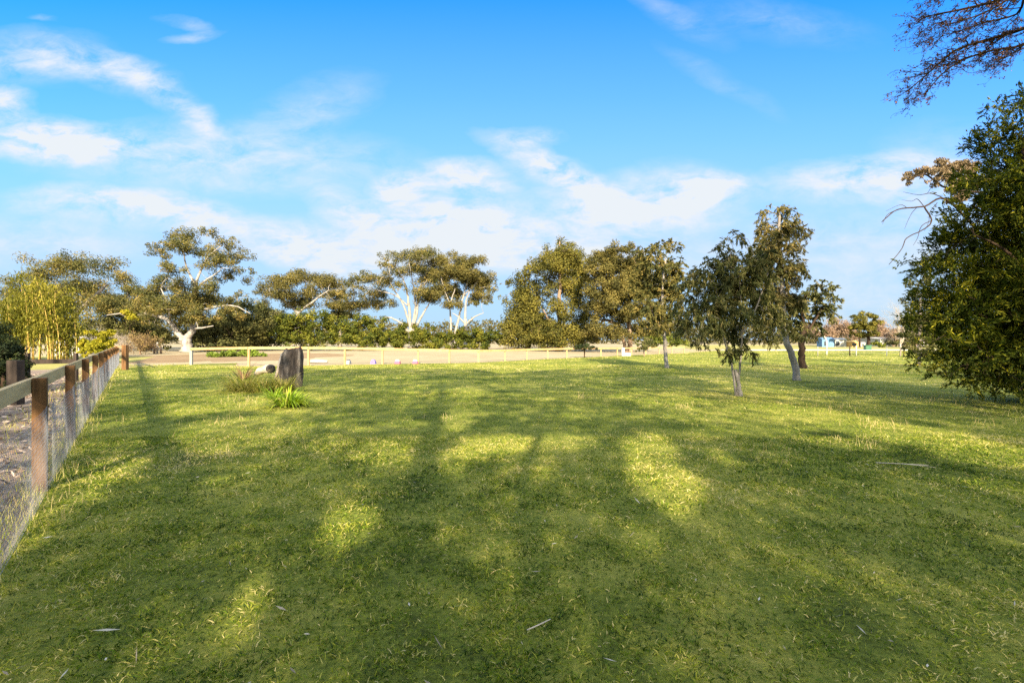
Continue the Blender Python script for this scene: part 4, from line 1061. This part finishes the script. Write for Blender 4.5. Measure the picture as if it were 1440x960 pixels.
# wire fence posts
t = thing('wire_fence', 'thin wire fence with odd white and dark posts in front of the drive', 'fence', G(1195, 500))
pp = []
for px, py, top, r, mt in [(1150, 499, 487, .04, 'grey_wood'), (1195, 500.5, 487, .055, 'dark_wood'), (1204, 499, 486, .055, 'white_paint'), (1247, 499, 489, .04, 'galv'), (1271, 500.5, 488, .05, 'dark_wood')]:
    yv = 49.0; g = W(px, HY, yv); g[2] = 0; h = CAMH + (HY - top) / F * yv
    mb = MB(); mb.tube([(g[0], yv, -.1), (g[0], yv, h * .5), (g[0], yv, h)], [r, r, r * .95], 8); mb.build('post', M[mt], t, True); pp.append(g)
for hh in (.3, .6, .85):
    mb = MB(); mb.tube([(pp[0][0], 49.06, hh), (pp[2][0], 49.06, hh - .015), (pp[-1][0] + 3, 49.06, hh)], .006, 4); mb.build('wire', M['galv'], t)
y = 51.; mb = MB(); mb.tube(catmull([W(1162.5, 499, y), W(1162.5, 488, y), W(1161.5, 477, y), W(1156, 470, y), W(1150, 461, y)], 4), list(np.linspace(.075, .05, 17)), 9)
tag(mb.build('bent_pole', M['white_paint'], None, True), 'white pole bent over at the top near the wire fence', 'pole')
g = W(1220, HY, 80); mb = MB(); mb.box((g[0], 80, .35), (.48, .3, .35), None, .05); mb.box((g[0], 79.98, .73), (.52, .34, .03), None, .03)
tag(mb.build('utility_box', M['green_box']), 'low green utility box beside the drive', 'utility box')

# two sticks on the lawn
for (px, py, L, ang, lb, nm, r) in [(758, 889, .075, .5, 'pale broken stick lying on the shaded near lawn', 'stick', .004), (1268, 657, .26, -.55, 'thin pale fallen branch on the right of the lawn', 'fallen_branch', .006)]:
    g = G(px, py); d = np.array([math.cos(ang), math.sin(ang), 0.05]); mb = MB()
    mb.tube([g + np.array([0, 0, .04]) - d * L, g + np.array([.01, .005, .045]), g + np.array([0, 0, .05]) + d * L], [r, r, r * .7], 6)
    if nm == 'fallen_branch': mb.tube([g + np.array([0, 0, .045]), g + np.array([.1, -.12, .06]), g + np.array([.26, -.2, .05])], [r * .7, r * .6, r * .4], 5)
    tag(mb.build(nm, M['log_pale'], None, True), lb, 'branch')

# ------------------------------------------------------------------ tall trees behind the viewpoint, which shade the lawn
# sunlit gaps on the lawn (image place, radii, turn, how open)
LIT = [(405, 566, 55, 16, 0, .9), (350, 545, 55, 12, 0, .8), (140, 675, 100, 22, -18, .9), (40, 755, 60, 25, -30, .8), (320, 620, 105, 18, -8, .8), (300, 678, 50, 14, -15, .55), (300, 568, 90, 12, -10, .9), (285, 602, 65, 6, -12, .9), (200, 525, 70, 9, 0, .9),
       (160, 560, 60, 7, -5, .7), (488, 745, 46, 38, -35, 1), (345, 855, 26, 56, 25, .95), (612, 750, 24, 20, 0, .75), (330, 785, 50, 18, -20, .3), (465, 627, 28, 13, 0, .7), (540, 638, 50, 18, 0, .85), (570, 595, 34, 8, 0, .9),
       (640, 592, 28, 14, 0, .8), (690, 630, 70, 17, -8, 1), (637, 652, 15, 18, 0, .8), (715, 650, 12, 16, -20, .5), (790, 620, 40, 14, 0, .9), (765, 655, 16, 26, 10, .7), (915, 645, 38, 34, 20, .95), (945, 690, 42, 34, 30, 1), (895, 757, 36, 22, 0, .6), (1017, 645, 25, 10, 20, .8),
       (1050, 590, 110, 20, 10, .75), (1250, 606, 215, 15, 10, 1), (1380, 640, 90, 16, 10, .95), (1395, 682, 55, 12, 10, .7), (940, 563, 55, 10, 0, .9), (1170, 622, 50, 8, 5, .8), (545, 530, 48, 3.5, 0, .8), (580, 548, 24, 6, -10, .8), (655, 552, 34, 7, 0, .9), (615, 554, 7, 7, 0, .9), (570, 567, 15, 6, -20, .8),
       (645, 580, 20, 8, 0, .8), (792, 551, 16, 3, 0, .7), (790, 582, 28, 10, 0, .8), (905, 558, 55, 7, 0, .9), (460, 562, 22, 10, 20, .6), (400, 600, 30, 8, -10, .4), (205, 720, 40, 12, -25, .4), (720, 540, 30, 4, 0, .5), (850, 540, 40, 4, 0, .6), (1230, 795, 24, 12, 10, .4), (690, 770, 40, 20, 0, .3)]
EDGE = ([-200, 60, 150, 300, 440, 560, 680, 705, 740, 800, 860, 900, 1000, 1500], [560, 552, 536, 524, 519, 518, 521, 527, 522, 518, 515, 513, 511, 505])
def lit_amount(gx, gy):
    """how open the canopy must be over a ground point"""
    yy = np.maximum(gy, .3)
    px = CX + F * gx / yy; py = HY + F * CAMH / yy
    m = np.zeros(len(gx))
    wob = (vnoise(gx, gy, .9, 1) - .5) * .5 + (vnoise(gx, gy, .35, 3) - .5) * .35
    for (cx, cy, rx, ry, rot, s) in LIT:
        a = R(rot); dx = px - cx; dy = py - cy
        u = (dx * math.cos(a) + dy * math.sin(a)) / rx; v = (-dx * math.sin(a) + dy * math.cos(a)) / ry
        r = np.sqrt(u * u + v * v) + wob
        m = np.maximum(m, s * np.clip((1.30 - r) / .42, 0, 1))
    e = np.interp(px, *EDGE) + 2.2 * (vnoise(gx, gy * 0, 1.6, 2) - .5) * 2
    m = np.maximum(m, np.clip((e - py) / .8 + .5, 0, 1))
    # broken light near the far edge and behind the left fence
    st = vnoise(gx, gy, 1.3, 0) * .6 + vnoise(gx, gy, .5, 2) * .4
    m = np.maximum(m, np.clip((st - .52) * 4, 0, 1) * .5)
    st2 = vnoise(gx * .55, gy, 1.1, 1) * .5 + vnoise(gx, gy, .6, 3) * .3 + vnoise(gx, gy, .3, 0) * .2
    m = np.where((py < 640) & (gx < 14), np.maximum(m, np.clip((st2 - .46) * 6, 0, 1) * .62), m)
    lf = np.clip((470 - px) / 90, 0, 1) * np.clip((py - 512) / 8, 0, 1) * np.clip((655 - py) / 30, 0, 1)
    m = np.maximum(m, lf * np.clip(.55 + (st2 - .5) * 3.2, 0, 1) * .85)
    m = np.where(gx < fx_left(gy) - .2, np.maximum(m, np.clip((st - .47) * 6, 0, 1)), m)
    return m
def shade_trees():
    rng = np.random.default_rng(201)
    n = 180000
    gx = rng.uniform(-27, 30, n); gy = rng.uniform(.0, 31, n)
    yc = rng.uniform(-15, -8, n)
    n2 = 92000                                  # finer leaves on the low boughs
    low = (gy < 8.5) & (np.abs(gx) < 10)
    gx, gy, yc = gx[~low], gy[~low], yc[~low]
    size = np.concatenate([np.ones(len(gx)), np.full(n2, .5)])
    gx = np.concatenate([gx, rng.uniform(-10, 10, n2)]); gy = np.concatenate([gy, rng.uniform(0, 8.5, n2)]); yc = np.concatenate([yc, rng.uniform(-12, -8, n2)]); n = len(gx)
    ok = rng.uniform(0, 1, n) > lit_amount(gx, gy)
    ok &= ~((gx > 7) & (gy > 13) & (rng.uniform(0, 1, n) < .5))
    gx, gy, yc, size = gx[ok], gy[ok], yc[ok], size[ok]
    dist = gy - yc
    P = np.stack([gx + .09 * dist, yc, dist * TE], 1)
    tr = [(-15., -9.5, 'first'), (.55, -8.2, 'a'), (1.35, -8.2, 'b'), (13., -9.0, 'c'), (25., -9.5, 'd')]
    lab = ['broad leafy gum behind the viewpoint at the far left, shading the lawn', 'straight gum behind the viewpoint whose trunk shadow crosses the lawn centre', None,
           'leafy gum behind the viewpoint on the right, shading the lawn', 'leafy gum behind the viewpoint furthest right, shading the lawn']
    split = [-6.5, 7., 19.]
    which = np.digitize(P[:, 0], split)
    tid = [0, 1, 3, 4]
    for k in range(4):
        x0, y0, _ = tr[tid[k]]
        t = thing('shade_gum', lab[tid[k]], 'tree', (x0, y0, 0), 'tall gums behind the viewpoint')
        Q = P[which == k]; qs = size[which == k]
        mb = MB()
        topz = 15.5
        if k == 1:
            # two stems, placed by the stem shadows on the lawn
            def up(px, py):
                g = G(px, py); dd = g[1] + 8.2
                return (g[0] + .09 * dd, -8.2, dd * TE)
            s1 = catmull([(.9, -8.2, -.1), (.62, -8.2, 3.5), up(592, 690), up(600, 640), up(612, 590), up(618, 560), up(622, 540)], 5)
            s2 = catmull([(.75, -8.2, 2.5), (1.0, -8.2, 4.6), up(735, 690), up(744, 650), up(757, 615), up(775, 590), up(790, 572)], 5)
            mb.tube(s1, list(np.linspace(.24, .07, len(s1))), 10); mb.tube(s2, list(np.linspace(.12, .04, len(s2))), 9)
            mb.tube(catmull([up(605, 628), up(650, 610), up(700, 606), up(755, 610)], 4), list(np.linspace(.08, .04, 13)), 8)
            nodes = np.array(s1[12:] + s2[12:]); nr = np.array([.12] * len(nodes))
        else:
            s1 = catmull([(x0, y0, -.1), (x0 + .2, y0, 4), (x0 - .2, y0 + .1, 8), (x0 + .3, y0, 12), (x0, y0, topz)], 5)
            mb.tube(s1, list(np.linspace(.34, .1, len(s1))), 10)
            nodes = np.array(s1[5:]); nr = np.array([.2] * len(nodes))
        S = Q[rng.integers(0, len(Q), 40)]
        grow_branches(mb, rng, nodes, nr, S, .4, .006, sides=5, max_r=.03)
        mb.build('trunk', M['grey_bark'], t, True)
        V, Fc = leaf_quads(rng, Q, .26 * qs, .15 * qs, 'random')
        np_mesh('crown', V, Fc, M['shade_leaf'], t, rng.uniform(0, 1, len(Q)))
    # the long leaning stem whose shadow runs up the left of the lawn
    t = thing('leaning_gum', 'slim leaning gum behind the viewpoint throwing a long shadow up the left lawn', 'tree', (3.5, -6.5, 0))
    pts = [np.array([3.5, -6.5, -.1]), np.array([.8, -6.5, 2.2])]
    for px, py in [(254, 690), (241, 650), (230, 612), (218, 575), (208, 540), (200, 522), (196, 512), (193, 505)]:
        g = G(px, py); dd = g[1] + 6.5
        pts.append(np.array([g[0] + .09 * dd, -6.5, dd * TE]))
    cp = catmull(pts, 5)
    mb = MB(); mb.tube(cp, list(np.linspace(.10, .07, len(cp))), 9); mb.build('trunk', M['grey_bark'], t, True)
    base = np.array(cp[14:]); n = 1500
    Q = base[rng.integers(0, len(base), n)] + rng.normal(size=(n, 3)) * np.array([.09, .15, .09])
    V, Fc = leaf_quads(rng, Q, .17, .07, 'random'); np_mesh('crown', V, Fc, M['shade_leaf'], t, rng.uniform(0, 1, n))
shade_trees()

# ------------------------------------------------------------------ sky, sun, camera
w = bpy.data.worlds.new('World'); sc.world = w; w.use_nodes = True
nt = w.node_tree; nt.nodes.clear()
out = nt.nodes.new('ShaderNodeOutputWorld'); bg = nt.nodes.new('ShaderNodeBackground')
sky = nt.nodes.new('ShaderNodeTexSky'); sky.sky_type = 'NISHITA'; sky.sun_disc = False
sky.sun_elevation = SUN_EL; sky.sun_rotation = SUN_AZ; sky.altitude = 600; sky.air_density = 1.0; sky.dust_density = .6; sky.ozone_density = 2.0
SKY_STR = .10
bg.inputs['Strength'].default_value = SKY_STR
tc = nt.nodes.new('ShaderNodeTexCoord')
sep = nt.nodes.new('ShaderNodeSeparateXYZ'); nt.links.new(tc.outputs['Generated'], sep.inputs[0])
yy = math_node(nt, 'MAXIMUM', math_node(nt, 'ABSOLUTE', sep.outputs[1]), .08)
u = math_node(nt, 'DIVIDE', sep.outputs[0], yy); v = math_node(nt, 'DIVIDE', sep.outputs[2], yy)
cmb = nt.nodes.new('ShaderNodeCombineXYZ'); nt.links.new(u, cmb.inputs[0]); nt.links.new(v, cmb.inputs[1])
# wind-drawn warp
wn = tex_noise(nt, 4.0, 5, .6, mapping(nt, cmb.outputs[0], (1, 2.2, 1), rot=(0, 0, -.15)))
wv = nt.nodes.new('ShaderNodeVectorMath'); wv.operation = 'SUBTRACT'; nt.links.new(wn.outputs['Color'], wv.inputs[0]); wv.inputs[1].default_value = (.5, .5, .5)
ws = nt.nodes.new('ShaderNodeVectorMath'); ws.operation = 'MULTIPLY'; nt.links.new(wv.outputs[0], ws.inputs[0]); ws.inputs[1].default_value = (.11, .060, 0)
wa = nt.nodes.new('ShaderNodeVectorMath'); wa.operation = 'ADD'; nt.links.new(cmb.outputs[0], wa.inputs[0]); nt.links.new(ws.outputs[0], wa.inputs[1])
CLOUDS = [(30, 85, 110, 34, 0, .40), (140, 98, 100, 24, 14, .40), (225, 128, 70, 20, 32, .48), (285, 170, 40, 14, 38, .35), (60, 196, 120, 27, 4, 1.1), (0, 148, 40, 20, 0, .85), (300, 222, 230, 42, 2, .55), (430, 155, 90, 34, -18, .28),
          (110, 284, 90, 20, 2, .75), (225, 292, 85, 22, 4, .75), (320, 320, 110, 28, 18, .7), (450, 362, 90, 34, 22, .85), (560, 262, 34, 24, 0, .95), (655, 247, 66, 20, 4, 1.0), (765, 232, 80, 17, 22, .85), (745, 196, 40, 12, 0, .55),
          (640, 305, 140, 40, 0, .8), (560, 345, 150, 42, 0, .8), (830, 275, 75, 30, 28, .85), (925, 285, 110, 44, -4, .95), (985, 266, 48, 20, -8, .9), (720, 345, 140, 42, 0, .6), (1225, 252, 135, 30, -5, .85), (1210, 410, 190, 80, 0, .32), (1130, 340, 100, 40, 0, .35),
          (945, 18, 80, 16, 28, .17), (1085, 30, 120, 26, 8, .15), (1015, 112, 80, 14, 30, .13), (262, 32, 34, 8, 12, .28), (272, 52, 36, 7, -8, .34), (63, 28, 20, 5, 5, .22), (490, 290, 50, 20, 25, .6), (60, 340, 140, 40, 0, .5), (880, 360, 160, 30, 0, .5), (1330, 290, 100, 90, 0, .4)]
acc = None
for (px, py, rx, ry, rot, s) in CLOUDS:
    mp = nt.nodes.new('ShaderNodeMapping'); mp.vector_type = 'TEXTURE'
    mp.inputs['Location'].default_value = ((px - CX) / F, (HY - py) / F, 0); mp.inputs['Rotation'].default_value = (0, 0, -R(rot)); mp.inputs['Scale'].default_value = (rx / F * 1.45, ry / F * 1.45, 1)
    nt.links.new(wa.outputs[0], mp.inputs['Vector'])
    gr = nt.nodes.new('ShaderNodeTexGradient'); gr.gradient_type = 'SPHERICAL'; nt.links.new(mp.outputs[0], gr.inputs[0])
    mm = math_node(nt, 'MULTIPLY', gr.outputs['Fac'], s * 1.5)
    acc = mm if acc is None else math_node(nt, 'ADD', acc, mm)
fn = tex_noise(nt, 8.0, 12, .66, mapping(nt, wa.outputs[0], (1, 2.3, 1), rot=(0, 0, -.10)), .25)
fine = nt.nodes.new('ShaderNodeMapRange'); nt.links.new(fn.outputs['Fac'], fine.inputs[0])
fine.inputs[1].default_value = .34; fine.inputs[2].default_value = .64; fine.inputs[3].default_value = .10; fine.inputs[4].default_value = 1.35
al = math_node(nt, 'MULTIPLY', acc, fine.outputs[0], True)
# pale air low over the horizon
hz = ramp(nt, [(0, (.97,) * 3), (.20, (.86,) * 3), (.41, (.42,) * 3), (.50, (.28,) * 3), (.75, (0,) * 3)])
nt.links.new(v, hz.inputs[0])
WHITE = 2.30
tinted = mix_rgb(nt, 1.0, sky.outputs[0], (.05, .575, 1.10), 'MULTIPLY')
base = mix_rgb(nt, hz.outputs[0], tinted, (1.34, 1.74, 2.14))
fin = mix_rgb(nt, al, base, (2.10, 2.24, 2.38))
# bright sheet added to the unseen sky overhead and behind, lifting fill light
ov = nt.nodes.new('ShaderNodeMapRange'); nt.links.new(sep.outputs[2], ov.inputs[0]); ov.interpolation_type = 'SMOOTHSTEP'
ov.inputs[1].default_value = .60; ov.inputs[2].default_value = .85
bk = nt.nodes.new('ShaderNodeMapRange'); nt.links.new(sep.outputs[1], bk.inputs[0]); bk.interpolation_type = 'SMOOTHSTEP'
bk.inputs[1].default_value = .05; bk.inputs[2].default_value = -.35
fill_f = math_node(nt, 'MULTIPLY', math_node(nt, 'MAXIMUM', ov.outputs[0], bk.outputs[0]), .85)
fin = mix_rgb(nt, fill_f, fin, (5.3, 5.5, 5.0))
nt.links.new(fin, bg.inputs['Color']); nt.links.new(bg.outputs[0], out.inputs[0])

sun = bpy.data.lights.new('sun', 'SUN'); sun.energy = 4.5; sun.angle = R(.53); sun.color = (1.0, .83, .58)
so = bpy.data.objects.new('sun', sun); COL.objects.link(so)
dv = Vector((-.09 * math.cos(SUN_EL), math.cos(SUN_EL), -math.sin(SUN_EL)))
so.rotation_euler = dv.to_track_quat('-Z', 'Y').to_euler(); so.location = (0, -20, 20)

cd = bpy.data.cameras.new('camera'); cam = bpy.data.objects.new('camera', cd); COL.objects.link(cam)
cd.sensor_width = 36; cd.lens = F / 1440 * 36; cd.clip_start = .05; cd.clip_end = 4000
cam.location = (0, 0, CAMH); cam.rotation_euler = (R(90), 0, 0); cd.shift_y = -(480 - HY) / 1440
sc.camera = cam
sc.view_settings.view_transform = 'Standard'; sc.view_settings.look = 'None'
sc.view_settings.exposure = 2.0; sc.view_settings.gamma = 1
sc.render.engine = 'CYCLES'
c = sc.cycles
c.max_bounces = 5; c.diffuse_bounces = 3; c.glossy_bounces = 2; c.transmission_bounces = 3; c.transparent_max_bounces = 4
c.caustics_reflective = False; c.caustics_refractive = False
c.use_denoising = False
